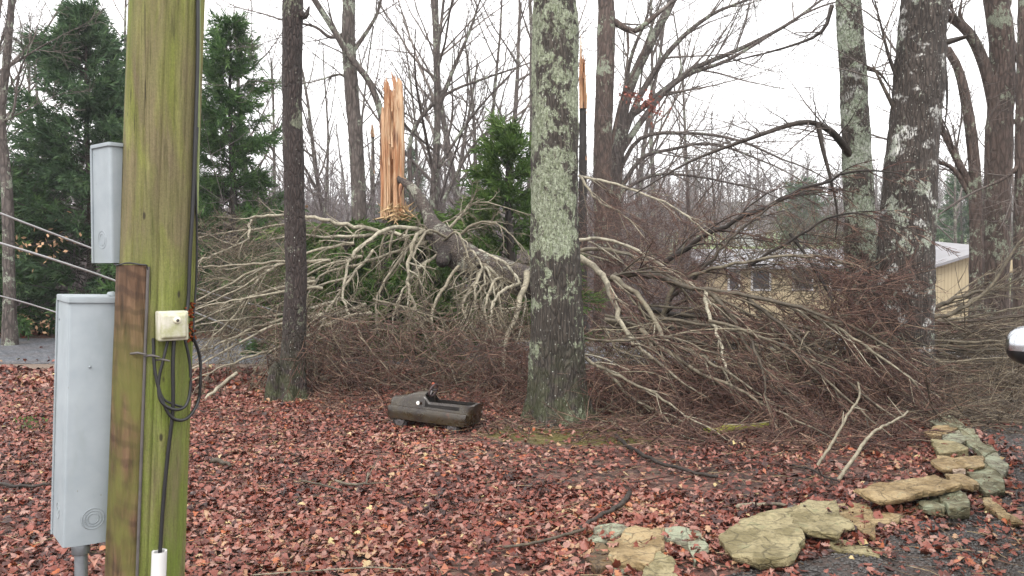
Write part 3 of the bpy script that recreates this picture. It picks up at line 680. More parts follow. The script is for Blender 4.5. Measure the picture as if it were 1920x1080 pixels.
# ---- traced individual background trees
def traced(name, label, Y, trunk, r0, r1, limbs, m, tw_n=6, twl=(1.0, 2.2), P=None, base_y=None, lim_m=None, tw_m=None, depth=2):
    b = at(trunk[0][0], 600, Y); base = Vector((b.x, Y, gz(b.x, Y)))
    t = thing(name, label, 'tree', base)
    pts = [Vector((base.x, Y, base.z - .05))] + [at(x, y, Y) for x, y in trunk[1:]]
    e = above(pts[-2], pts[-1], pts[-1].z + 1.5) if trunk[-1][1] <= 0 else pts[-1]
    if trunk[-1][1] <= 0: pts.append(e)
    q = smooth_path(pts, 5)
    rr = list(np.linspace(r0, r1, len(q))); rr[0] *= 1.35; rr[1] *= 1.1
    link('trunk', trunk_mesh('trunk', q, rr, base, m, 24, .10, r0 * .06), t)
    for lm in limbs:
        (ra, rb), dy, pp = lm
        tb = Tubes(base); tw = Tubes(base)
        lq = smooth_path([at(x, y, Y + dy * i / len(pp)) for i, (x, y) in enumerate(pp)], 4)
        tb.add(lq, list(np.linspace(ra, rb, len(lq))), 10)
        for k in range(tw_n):
            i = random.randint(int(len(lq) * .25), len(lq) - 2)
            grow([tw], lq[i], offdir((lq[i + 1] - lq[i]).normalized(), R(random.uniform(20, 50))), random.uniform(*twl), max(.012, ra * .35 * (1 - i / len(lq) * .5)), depth, P or dict(PT, rmin=.005, kids=[6, 5]))
        grow([tw], lq[-1], (lq[-1] - lq[-2]).normalized(), twl[1], rb, depth, P or dict(PT, rmin=.005, kids=[6, 5]))
        lo = tb.obj('limb', lim_m or m, t); tw.obj('twigs', tw_m or M['twig_bg'], lo)
    return t, base
# tree carrying the dead dark branch, right of the big trunk
traced('bare_tree', 'tall reddish tree with a dead dark crooked branch, right of the big trunk', 18,
       [(1132, 600), (1132, 480), (1130, 300), (1137, 60), (1136, 0)], .23, .18,
       [((.09, .05), 0, [(1140, 48), (1150, 40), (1170, 52), (1190, 58), (1210, 45), (1235, 24)]),
        ((.035, .02), 0, [(1176, 55), (1178, 90), (1176, 110)]), ((.05, .02), .4, [(1140, 300), (1165, 190), (1200, 110), (1240, 0)])], M['bark_red'], 2, (.5, 1.1))
# spreading tree with long limbs sweeping right
traced('spreading_tree', 'spreading grey tree whose long limbs sweep up to the right', 19,
       [(1150, 600), (1152, 400), (1160, 260), (1175, 180), (1205, 110), (1262, 0)], .20, .07,
       [((.10, .03), 1, [(1152, 330), (1165, 240), (1220, 190), (1300, 130), (1380, 95), (1470, 50), (1540, 0)]),
        ((.09, .03), .6, [(1155, 300), (1190, 245), (1240, 180), (1290, 140), (1370, 110), (1500, 30)]),
        ((.09, .03), 0, [(1160, 280), (1200, 180), (1260, 90), (1330, 30), (1400, 0)]),
        ((.06, .02), -1, [(1152, 340), (1200, 260), (1290, 250), (1380, 262), (1470, 300)]),
        ((.06, .02), 0, [(1150, 380), (1200, 300), (1260, 280), (1340, 270), (1450, 310)]),
        ((.05, .02), 0, [(1150, 370), (1220, 330), (1300, 330), (1400, 350)]),
        ((.06, .02), 0, [(1165, 250), (1180, 120), (1210, 40), (1220, 0)])], M['bark_bg'], 9, (1.2, 2.6))
# tree behind the snapped stump with its long limb
traced('bare_tree', 'straight grey tree just left of the splintered stump', 16.5,
       [(680, 600), (676, 470), (668, 280), (655, 110), (654, 0)], .17, .12,
       [((.07, .06), -.6, [(722, 260), (712, 205), (690, 150), (655, 105), (625, 55), (590, 0)]),
        ((.05, .02), 0, [(660, 100), (700, 40), (715, 0)]), ((.045, .02), 0, [(655, 60), (620, 70), (590, 50), (540, 40)]),
        ((.035, .015), 0, [(664, 170), (640, 140), (600, 150)])], M['bark_bg'], 4, (.8, 1.8))
# two dark curving trees behind the stump
traced('curved_tree', 'dark tree with forked curving stems right behind the stump', 19,
       [(815, 600), (812, 400), (820, 250), (818, 100), (815, 0)], .10, .055,
       [((.06, .02), 0, [(775, 420), (768, 280), (790, 220), (840, 175), (900, 150), (960, 130)]),
        ((.06, .02), 0, [(820, 210), (850, 130), (880, 60), (900, 0)]), ((.05, .015), 0, [(830, 380), (870, 300), (900, 260), (960, 210)]),
        ((.05, .015), 0, [(812, 330), (850, 270), (900, 200), (985, 110)])], M['bark_bg'], 8, (.9, 2.0), lim_m=M['bark_bg'])
# far left edge tree
traced('bare_tree', 'slim bare tree at the far left edge of the photo', 16,
       [(18, 600), (14, 380), (2, 230), (12, 120), (22, 0)], .12, .05,
       [((.04, .015), 0, [(4, 240), (-20, 140), (10, 60), (30, 0)]), ((.035, .012), 0, [(8, 130), (40, 110), (90, 80)]), ((.035, .012), 0, [(4, 230), (25, 210), (35, 140), (60, 80)])], M['bark_bg'], 4, (.8, 1.5))
# right background trees
traced('forked_tree', 'big forked brown tree at the right edge of the photo', 14.5,
       [(1864, 600), (1868, 420), (1874, 250), (1880, 100), (1868, 0)], .24, .19,
       [((.13, .06), 0, [(1874, 270), (1864, 195), (1845, 120), (1815, 60), (1770, 25), (1730, 0)]), ((.10, .05), 0, [(1888, 70), (1905, 100), (1925, 140)]),
        ((.08, .05), 0, [(1884, 20), (1890, 0), (1893, -20)]), ((.05, .02), 0, [(1815, 60), (1800, 30), (1802, 8)]), ((.05, .02), 0, [(1877, 240), (1905, 225), (1925, 180)])], M['bark_red'], 3, (.8, 1.6))
traced('curved_tree', 'arching slimmer tree behind the leaning trunk on the right', 14,
       [(1832, 600), (1830, 400), (1822, 260), (1800, 140), (1775, 90)], .125, .06,
       [((.07, .04), 0, [(1831, 375), (1790, 290), (1760, 230), (1740, 190)]), ((.05, .03), 0, [(1831, 390), (1790, 320), (1750, 300)]),
        ((.03, .01), 0, [(1775, 90), (1770, 40), (1780, -10)])], M['bark_red'], 6, (.9, 1.8))
traced('bare_tree', 'brown trunk cut by the right edge of the photo', 13.5,
       [(1921, 600), (1921, 400), (1926, 100), (1928, 0)], .17, .14, [((.05, .02), 0, [(1921, 300), (1890, 330), (1850, 350)])], M['bark_red'], 3, (.8, 1.6))
# ------------------------------------------------------------------ snapped trunks
def wood_mat():
    m, n, b = mat('fresh split wood', .6, .3); v = coord(n, (1, 1, .07))
    t = ntex(n, v, 26, 6, .65, .4); t2 = ntex(n, coord(n, (1, 1, .2)), 5, 4)
    c = ramp(n, t, [(.25, (.20, .085, .045)), (.40, (.40, .215, .115)), (.55, (.54, .37, .23)), (.72, (.64, .51, .36))])
    c = mix(n, ramp(n, t2, [(.47, 0), (.60, .75)]), c, (.33, .13, .05)); c = mix(n, ramp(n, ntex(n, coord(n, (1, 1, .12)), 7, 3), [(.60, 0), (.66, .85)]), c, (.10, .04, .022))
    n.links.new(c, b.inputs['Base Color']); bump(n, b, t, 1, .03); return m
M['wood'] = wood_mat()
def splinter(name, label, Y, xa, xb, ytop, ybot, tops, barkm, seed, thick=.45, stem_to=None, extra=True):
    """split shell: columns across with their own broken heights (tops: list of (u, ypx))"""
    random.seed(seed)
    pa, pb = at(xa, ybot, Y), at(xb, ybot, Y); wdt = pb.x - pa.x; base = Vector(((pa.x + pb.x) / 2, Y, gz(pa.x, Y)))
    t = thing(name, label, 'broken tree', base)
    n = 34; ztop = lambda u: at(0, np.interp(u, [q[0] for q in tops], [q[1] for q in tops]), Y).z
    V = []; Fq = []; rows = 26
    for k in range(n + 1):
        u = k / n; zt = ztop(u) + random.uniform(-.07, .05)
        for side in (0, 1):
            for r in range(rows + 1):
                f = r / rows; z = lerp(pa.z - .1, zt, f); narrow = 1
                x = (u - .5) * wdt * narrow
                yy = -math.sqrt(max(0, 1 - (2 * u - 1) ** 2)) * wdt * thick
                ridge = noise.noise(Vector((u * 9, seed, z * 1.1))) * .05 + noise.noise(Vector((u * 23, seed, z * .8))) * .03
                if .46 < u < .58: ridge += .16 * max(0, noise.noise(Vector((3, seed, z * 2)))+ .5)
                if side: yy = -yy * .8 + .03
                else: yy += ridge
                thin = (1 - .75 * f ** 7)
                V.append(Vector((x + noise.noise(Vector((u * 5, 8, z * 1.5))) * .018 , (yy * thin if f > .5 else yy), z - base.z)))
    S = (rows + 1)
    for k in range(n):
        for side in (0, 1):
            for r in range(rows):
                i = (k * 2 + side) * S + r; j = ((k + 1) * 2 + side) * S + r
                Fq.append((i, j, j + 1, i + 1) if side == 0 else (i, i + 1, j + 1, j))
        i = k * 2 * S + rows; j = (k + 1) * 2 * S + rows; Fq.append((i, j, j + S, i + S))
    for k in (0, n):
        for r in range(rows): i = k * 2 * S + r; Fq.append((i, i + 1, i + S + 1, i + S))
    link('split_wood', mesh_np('split_wood', [tuple(v) for v in V], Fq, None, [M['wood']], False), t)
    # splinter blades
    for k in range(22 if extra else 7):
        u = random.random(); z0 = ztop(u) - random.uniform(.1, .5 if k % 2 else 1.6); L = random.uniform(.12, .34) * (1 if extra else .8)
        p = Vector(((u - .5) * wdt * .95, -wdt * thick * math.sqrt(max(0, 1 - (2 * u - 1) ** 2)) - .01, z0 - base.z)); d = Vector((random.gauss(0, .09), random.uniform(-.12, .02), 1)).normalized()
        s = random.uniform(.008, .022)
        Q = [p + Vector((-s, 0, 0)), p + Vector((s, 0, 0)), p + Vector((0, s * 1.2, 0)), p + d * L * .6 + Vector((-s * .7, 0, 0)), p + d * L * .55 + Vector((s * .6, 0, 0)), p + d * L * .6 + Vector((0, s, 0)), p + d * L]
        link('splinter', mesh_py('splinter', Q, [(0, 1, 4, 3), (1, 2, 5, 4), (2, 0, 3, 5), (3, 4, 6), (4, 5, 6), (5, 3, 6)], [M['wood']]), t)
    # the barked stem below
    c0 = Vector((base.x, Y + .05, base.z - .05)); c1 = Vector((base.x, Y + .05, pa.z + .05)); 
    link('trunk', trunk_mesh('trunk', [c0, c1.lerp(c0, .5), c1], [wdt * .62, wdt * .56, wdt * .40], base, barkm, 28, .08, .015, .06, 5, seed), t)
    return t, base
TS, BS = splinter('snapped_tree', 'tall snapped stump of bright orange splintered wood', 14, 713, 758, 145, 400,
    [(0, 300), (.03, 215), (.06, 200), (.17, 203), (.20, 160), (.28, 150), (.38, 158), (.5, 172), (.58, 176), (.66, 150), (.8, 147), (.93, 158), (.98, 190), (1, 240)], M['bark_fallen'], 3, .35)
# torn flare at its foot
tb = Tubes(BS)
for k in range(46):
    p = at(random.uniform(722, 768), random.uniform(388, 414), 13.75); d = Vector((random.gauss(.2, .5), random.uniform(-.6, -.1), random.uniform(-.5, .5))).normalized()
    tb.add([p, p + d * .07, p + d * random.uniform(.12, .30)], [.020, .017, .002], 4)
tb.obj('torn_fibres', plain('torn sapwood', (.42, .29, .16), .7, .2, 0, .5, 20, .5), TS)
splinter('snapped_tree', 'thin dark trunk ending in one pale orange splinter, behind the big trunk', 17, 1086, 1101, 60, 195,
    [(0, 190), (.1, 62), (.2, 60), (.32, 110), (.6, 105), (.8, 150), (.9, 180), (1, 195)], M['limb_dark'], 9, .4, None, False)
splinter('snapped_tree', 'distant thin snapped stem with a small torn top, left of the bright stump', 30, 695, 702, 230, 252,
    [(0, 250), (.3, 232), (.6, 236), (1, 250)], M['bark_bg'], 12, .4, None, False)

# ------------------------------------------------------------------ cedars
def cedar_mesh(h, rad, seed, m, z0=.0, nb=190, per=26, shape=1.0, spray=.34, droop=-.15, taper=.75):
    random.seed(seed); tw = Tubes(); C = []; D = []
    for k in range(nb):
        f = (k + random.random()) / nb; z = z0 + (h - z0) * f ** .9
        env = rad * (1 - f) ** taper * random.uniform(.45, 1.2) * (.82 + .25 * math.sin(f * 26)) * shape + .12
        a = random.uniform(0, 6.283); d = Vector((math.cos(a), math.sin(a), random.uniform(.05, .55) + f * .5))
        n = 5; p = Vector((0, 0, z)); pts = [p]; dd = d.normalized(); 
        for i in range(n):
            dd = (dd + Vector((0, 0, droop * .35)) + rvec() * .12).normalized(); pts.append(pts[-1] + dd * env / n)
        tw.add(pts, list(np.linspace(.006 + .02 * (1 - f), .003, n + 1)), 3)
        cnt = int(per * (.35 + env / rad))
        for j in range(cnt):
            t = random.uniform(.22, 1.03) * n; i = min(n - 1, int(t)); b = pts[i].lerp(pts[i + 1], t - i)
            sd = (dd * .9 + rvec() * .55 + Vector((0, 0, droop))).normalized()
            C.append(b + rvec() * .04); D.append(sd * spray * random.uniform(.5, 1.1))
    C = np.array(C); D = np.array(D); m_ = len(C); nbld = 15
    # each spray: thin blades fanning from the centre line
    t = RNG.uniform(0, .85, (m_, nbld, 1)); L = RNG.uniform(.25, .6, (m_, nbld, 1)) * np.linalg.norm(D, axis=1)[:, None, None]
    rd = RNG.normal(0, 1, (m_, nbld, 3)); rd /= np.linalg.norm(rd, axis=2, keepdims=True)
    dn = D / np.linalg.norm(D, axis=1, keepdims=True)
    bd = dn[:, None] * 1.0 + rd * .6; bd /= np.linalg.norm(bd, axis=2, keepdims=True)
    P0 = C[:, None] + D[:, None] * t; P1 = P0 + bd * L
    sd = np.cross(bd, RNG.normal(0, 1, (m_, nbld, 3))); sd /= np.linalg.norm(sd, axis=2, keepdims=True); wd = .075 * L
    V = np.stack([P0, P0 + bd * L * .5 + sd * wd, P1, P0 + bd * L * .5 - sd * wd], axis=2).reshape(-1, 3)
    Q = np.arange(len(V)).reshape(-1, 4)
    cl = np.clip(np.repeat(RNG.normal(.5, .22, m_), nbld) + RNG.normal(0, .1, m_ * nbld), 0, 1)
    me = mesh_np('foliage', V, Q, None, [m], False); me.attributes.new('rnd', 'FLOAT', 'POINT').data.foreach_set('value', np.repeat(cl, 4).astype(np.float32))
    return me, tw.mesh('branches', [M['limb_dark']])
def cedar(label, px, Y, h, rad, seed, m, **k):
    p = at(px, 600, Y); t = thing('cedar_tree', label, 'tree', (p.x, Y, gz(p.x, Y)))
    f, bme = cedar_mesh(h, rad, seed, m, **k); link('foliage', f, t); link('branches', bme, t)
    tb = Tubes(); tb.add(smooth_path([Vector((0, 0, -.05)), Vector((.05, 0, h * .35)), Vector((-.04, 0, h * .7)), Vector((0, 0, h * .98))], 4), list(np.linspace(.13, .012, 13)), 10); tb.obj('trunk', M['limb_dark'], t)
    return t
cedar('large dark cedar on the left beyond the road, behind the grey boxes', 170, 19.5, 7.8, 3.7, 21, M['cedar_cool'], nb=290, per=46, taper=.78, spray=.42, z0=.05)
cedar('tall cedar just right of the green pole beyond the road', 438, 18.8, 7.3, 1.75, 22, M['cedar'], nb=200, per=34, z0=.3, taper=.5, spray=.36)
cedar('low dense cedar at the far left edge beyond the road', -10, 18.6, 4.0, 2.2, 23, M['cedar'], nb=150, per=40, taper=.5, spray=.4)
cedar('cedar hidden behind the green pole beyond the road', 300, 18.9, 5.2, 2.0, 24, M['cedar'], nb=170, per=34, taper=.55, spray=.4)
cedar('green cedar left of the big lichened trunk, behind the fallen tree', 955, 15, 4.2, 1.5, 25, M['cedar_bright'], nb=110, per=40, taper=.6, spray=.34)
cedar('small cedar half crushed under the pale fallen branches', 650, 14.6, 2.35, 1.9, 26, M['cedar_bright'], nb=120, per=44, taper=.35, spray=.36, droop=-.5)
cedar('bushy juniper under the fallen trunk beside the stump', 790, 14.1, 2.55, 1.25, 27, M['cedar_bright'], nb=110, per=40, taper=.35, spray=.34, droop=-.5)
cedar('small juniper bush right of the slender dark tree', 590, 15.5, 1.9, 1.3, 28, M['cedar'], nb=80, per=36, taper=.35, spray=.34, droop=-.4)
cedar('distant evergreen between the bare trees left of the big trunk', 760, 44, 8, 2.6, 29, M['cedar_cool'], nb=110, per=16, spray=.7)
cedar('distant evergreen beyond the right hand tree pair', 1800, 60, 8, 3.4, 30, M['cedar_cool'], nb=120, per=16, spray=.9)
cedar('distant evergreen above the shed roof', 1505, 85, 7, 4.0, 31, M['cedar_cool'], nb=100, per=14, spray=1.1)

# ------------------------------------------------------------------ thicket and far wood (uncountable)
random.seed(77)
tb = Tubes()
for k in range(6600):
    yy = 19 + 40 * random.random() ** 1.4; px = random.uniform(-60, 1980)
    if 1300 < px < 1960 and yy < 58: 
        continue
    p = at(px, 500, yy); p.z = gz(p.x, yy) - .05
    H = random.uniform(1.2, 5.6) * (.6 if px > 1330 else 1); d = Vector((random.gauss(0, .25), random.gauss(0, .2), 1)).normalized(); r = random.uniform(.006, .016)
    pts = [p]; 
    for i in range(5): d = (d + rvec() * .22).normalized(); pts.append(pts[-1] + d * H / 5)
    tb.add(pts, [r, r * .85, r * .7, r * .55, r * .4, r * .25], 3)
    for j in range(7):
        i = random.randint(1, 4); q = pts[i]; e = offdir(d, R(random.uniform(30, 70))); L = H * random.uniform(.12, .3)
        tb.add([q, q + e * L * .5 + rvec() * L * .1, q + e * L], [r * .5, r * .4, r * .2], 3)
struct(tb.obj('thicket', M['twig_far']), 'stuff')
tb = Tubes()
for k in range(760):
    yy = random.uniform(90, 190); px = random.uniform(-100, 2020)
    p = at(px, 500, yy); p.z = gz(p.x, yy) - .1
    H = random.uniform(9, 14); d = Vector((random.gauss(0, .05), 0, 1)).normalized(); tb.add([p, p + d * H * .5, p + d * H], [.16, .12, .03], 3)
    for j in range(34):
        q = p + d * H * random.uniform(.15, .98); e = offdir(d, R(random.uniform(20, 70))); e.z = abs(e.z); L = random.uniform(1, 3.2)
        tb.add([q, q + e * L * .5 + rvec() * .3, q + e * L + rvec() * .4], [.05, .035, .015], 3)
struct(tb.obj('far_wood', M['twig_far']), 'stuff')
hv = []; hx = np.linspace(-420, 420, 90)
for x in hx:
    for k, (yy, zz) in enumerate(((200, gz(0, 200) - 1), (215, 14), (240, 19), (300, 23), (420, -5))):
        hv.append((x, yy, zz + (noise.noise(Vector((x * .02, yy * .01, 0))) * 6 + noise.noise(Vector((x * .15, yy, 3))) * 2.2 if 0 < k < 4 else 0)))
hf = [(i * 5 + k, i * 5 + 5 + k, i * 5 + 6 + k, i * 5 + 1 + k) for i in range(len(hx) - 1) for k in range(4)]
hm, hn, hb = mat('wooded hill', .95, .1); hv_ = coord(hn)
hn.links.new(ramp(hn, ntex(hn, hv_, .35, 8, .75), [(.35, (.06, .055, .05)), (.5, (.12, .10, .09)), (.65, (.06, .085, .05))]), hb.inputs['Base Color'])
struct(link('hills', mesh_np('hills', hv, hf, None, [hm])))

# ------------------------------------------------------------------ fallen tree
P_PALE = dict(seg=[7, 6, 4, 4], wander=[.2, .26, .34, .4], tropk=[.1, .16, .15, .1], kids=[5, 4, 4], ang=(22, 58), rmin=.0038, t0=.12, trop=(0, 0, -.6), s0=1, floor=.03, tip=.3)
def limb(root, base, pp, r0, r1, mk, nk, kl, P=None, twm='twig_mid', depth=2, name='limb', sides=9, kr=.5):
    """traced limb; pp = [(px, py, Y)...]; nk sub-branches grown from it"""
    tb = Tubes(base); t2 = Tubes(base); tw = Tubes(base)
    q = smooth_path([at(*p) for p in pp], 5)
    q = [v + rvec() * min(.022, r0 * .6) for v in q]
    rad = [lerp(r0, r1, (i / (len(q) - 1)) ** .8) for i in range(len(q))]
    tb.add(q, rad, sides); P = P or P_PALE
    for k in range(nk):
        t = (k + random.random()) / nk; i = min(len(q) - 2, int(t * (len(q) - 1)))
        d = (q[i + 1] - q[i]).normalized()
        grow([t2, tw, tw], q[i], offdir(d, R(random.uniform(*P['ang']))), kl * random.uniform(.5, 1.15) * (1.1 - .45 * t), max(.006, rad[i] * kr * random.uniform(.6, 1.1)), depth, P)
    grow([t2, tw, tw], q[-1], (q[-1] - q[-2]).normalized(), kl * .7, r1, depth, P)
    o = tb.obj(name, M[mk], root); 
    t2.obj('side_branches', M[mk], o); tw.obj('twigs', M[twm], o); return o
random.seed(101)
fb = at(930, 600, 12.2); FB = Vector((fb.x, fb.y, 0))
FT = thing('fallen_tree', 'fallen tree with grey trunk and pale tangled branches leaning from the snapped stump', 'fallen tree', FB)
tr = [at(745, 335, 13.9), at(772, 352, 13.7), at(795, 385, 13.4), at(815, 430, 13.0), at(850, 470, 12.6), at(900, 498, 12.2), at(970, 522, 11.7), at(1040, 545, 11.3), at(1046, 547, 11.25)]
q = smooth_path(tr, 6); n_ = len(q)
rr = list(np.interp(np.linspace(0, 1, n_), [0, .16, .31, .40, .55, .97, 1], [.05, .085, .10, .20, .25, .20, .02]))
link('trunk', trunk_mesh('trunk', q, rr, FB, M['bark_fallen'], 36, .04, .02), FT)
tb = Tubes(FB)
tb.add(smooth_path([at(835, 470, 12.4), at(830, 488, 12.15), at(828, 492, 11.95)], 4), [.10, .12, .12, .115, .11, .10, .09, .06, .001], 14)
tb.obj('burl', M['bark_thin'], FT)
tb = Tubes(FB); tb.add([at(758, 338, 13.95), at(752, 350, 13.8), at(748, 372, 13.75)], [.06, .045, .01], 6); tb.obj('torn_end', M['wood'], FT)
LL = [
 ([(810, 435, 12.8), (740, 425, 12.3), (690, 455, 11.8), (655, 490, 11.4), (645, 560, 11.1), (668, 612, 10.9)], .042, .014, 10, .8),
 ([(815, 440, 12.8), (782, 440, 12.2), (765, 505, 11.6), (772, 560, 11.2), (790, 612, 11)], .045, .014, 10, .8),
 ([(800, 455, 12.7), (690, 490, 12.2), (600, 520, 11.8), (560, 590, 11.5)], .032, .010, 10, .9),
 ([(770, 445, 12.9), (700, 432, 12.8), (640, 420, 12.6), (590, 408, 12.5), (530, 405, 12.3), (472, 410, 12.1), (464, 448, 11.9), (400, 480, 11.6), (352, 492, 11.4)], .045, .010, 14, .9),
 ([(540, 488, 11.9), (490, 520, 11.5), (440, 590, 11.1), (372, 660, 10.7)], .034, .008, 10, .8),
 ([(640, 560, 12), (560, 585, 11.6), (450, 598, 11.1), (362, 612, 10.8)], .030, .008, 10, .8),
 ([(600, 620, 11), (525, 650, 10.4), (440, 680, 10), (362, 712, 9.6)], .026, .007, 9, .7),
 ([(830, 470, 12.4), (790, 500, 11.9), (755, 545, 11.4), (735, 605, 11)], .03, .010, 8, .7),
 ([(880, 490, 12.1), (895, 520, 11.6), (868, 570, 11.2), (890, 625, 10.8)], .034, .012, 8, .7),
 ([(905, 490, 12), (940, 530, 11.4), (905, 570, 11.1), (925, 640, 10.6)], .028, .010, 8, .7),
 ([(990, 510, 11.4), (968, 590, 10.6), (945, 650, 10.1), (952, 730, 9.7), (964, 772, 9.4)], .05, .014, 9, .6),
 ([(900, 470, 12.2), (955, 500, 11.6), (985, 560, 11.1), (972, 640, 10.5)], .032, .010, 8, .7),
 ([(700, 470, 12.4), (650, 530, 11.8), (610, 590, 11.4), (590, 660, 11)], .028, .010, 9, .8),
 ([(830, 420, 13.2), (862, 402, 13), (900, 378, 12.8), (990, 402, 12.6)], .022, .006, 7, .6),
 ([(860, 440, 12.8), (905, 415, 12.6), (945, 430, 12.3), (985, 470, 12)], .030, .008, 9, .7),
 ([(830, 440, 13), (870, 400, 12.9), (888, 372, 12.8)], .035, .010, 5, .6),
 ([(770, 460, 12.5), (715, 540, 11.5), (705, 600, 11), (722, 660, 10.6)], .026, .008, 8, .7),
 ([(860, 500, 12.1), (820, 560, 11.3), (812, 620, 10.8), (835, 680, 10.4)], .030, .010, 8, .7),
 ([(540, 420, 13.2), (460, 432, 13), (400, 440, 12.8), (350, 450, 12.6)], .022, .007, 8, .8),
 ([(560, 610, 12), (480, 550, 11.8), (420, 520, 11.6), (360, 540, 11.4)], .022, .006, 8, .8),
 ([(700, 440, 13.4), (620, 445, 13.4), (560, 440, 13.3), (500, 450, 13.2)], .035, .010, 8, .8),
 ([(700, 560, 11.2), (770, 580, 10.9), (850, 600, 10.6), (900, 560, 10.5)], .018, .006, 6, .6),
 ([(445, 700, 9.8), (400, 735, 9.5), (358, 775, 9.2)], .026, .018, 1, .3),
]
for pp, r0, r1, nk, kl in LL: limb(FT, FB, pp, r0 * .95, r1 * 1.0, 'limb_pale', nk, kl, None, 'twig_pale', kr=.6)
for k in range(9):   # arching limbs that spring from the trunk and droop in front of it
    f = (k + random.random()) / 9; x0 = lerp(810, 985, f); y0 = lerp(440, 525, f) + random.uniform(-8, 22); Y0 = lerp(12.7, 11.4, f); sgn = random.choice((-1, -1, 1)); dx = random.uniform(15, 60) * sgn; dy = random.uniform(70, 170)
    pp = [(x0, y0, Y0), (x0 + dx * .6, y0 + random.uniform(-28, 14), Y0 - .5), (x0 + dx * 1.1, y0 + dy * .35, Y0 - .9), (x0 + dx * random.uniform(.7, 1.3), y0 + dy * .7, Y0 - 1.1), (x0 + dx * random.uniform(.9, 1.7), y0 + dy, Y0 - 1.2)]
    limb(FT, FB, pp, random.uniform(.02, .036), .009, 'limb_pale', 6, .6, None, 'twig_pale', kr=.6)
for k in range(13):   # long low limbs on the left side
    x0 = random.uniform(560, 720); y0 = random.uniform(450, 600); Y0 = random.uniform(10.8, 12.6); L = random.uniform(170, 300); sl = random.uniform(.05, .6)
    pp = [(x0, y0, Y0), (x0 - L * .35, y0 + L * sl * .2, Y0 - .3), (x0 - L * .7, y0 + L * sl * .65, Y0 - .6), (x0 - L, y0 + L * sl, Y0 - .8)]
    if min(at(*p).z for p in pp) < .05: continue
    limb(FT, FB, pp, random.uniform(.018, .03), .008, 'limb_pale', 6, .7, None, 'twig_pale', kr=.6)
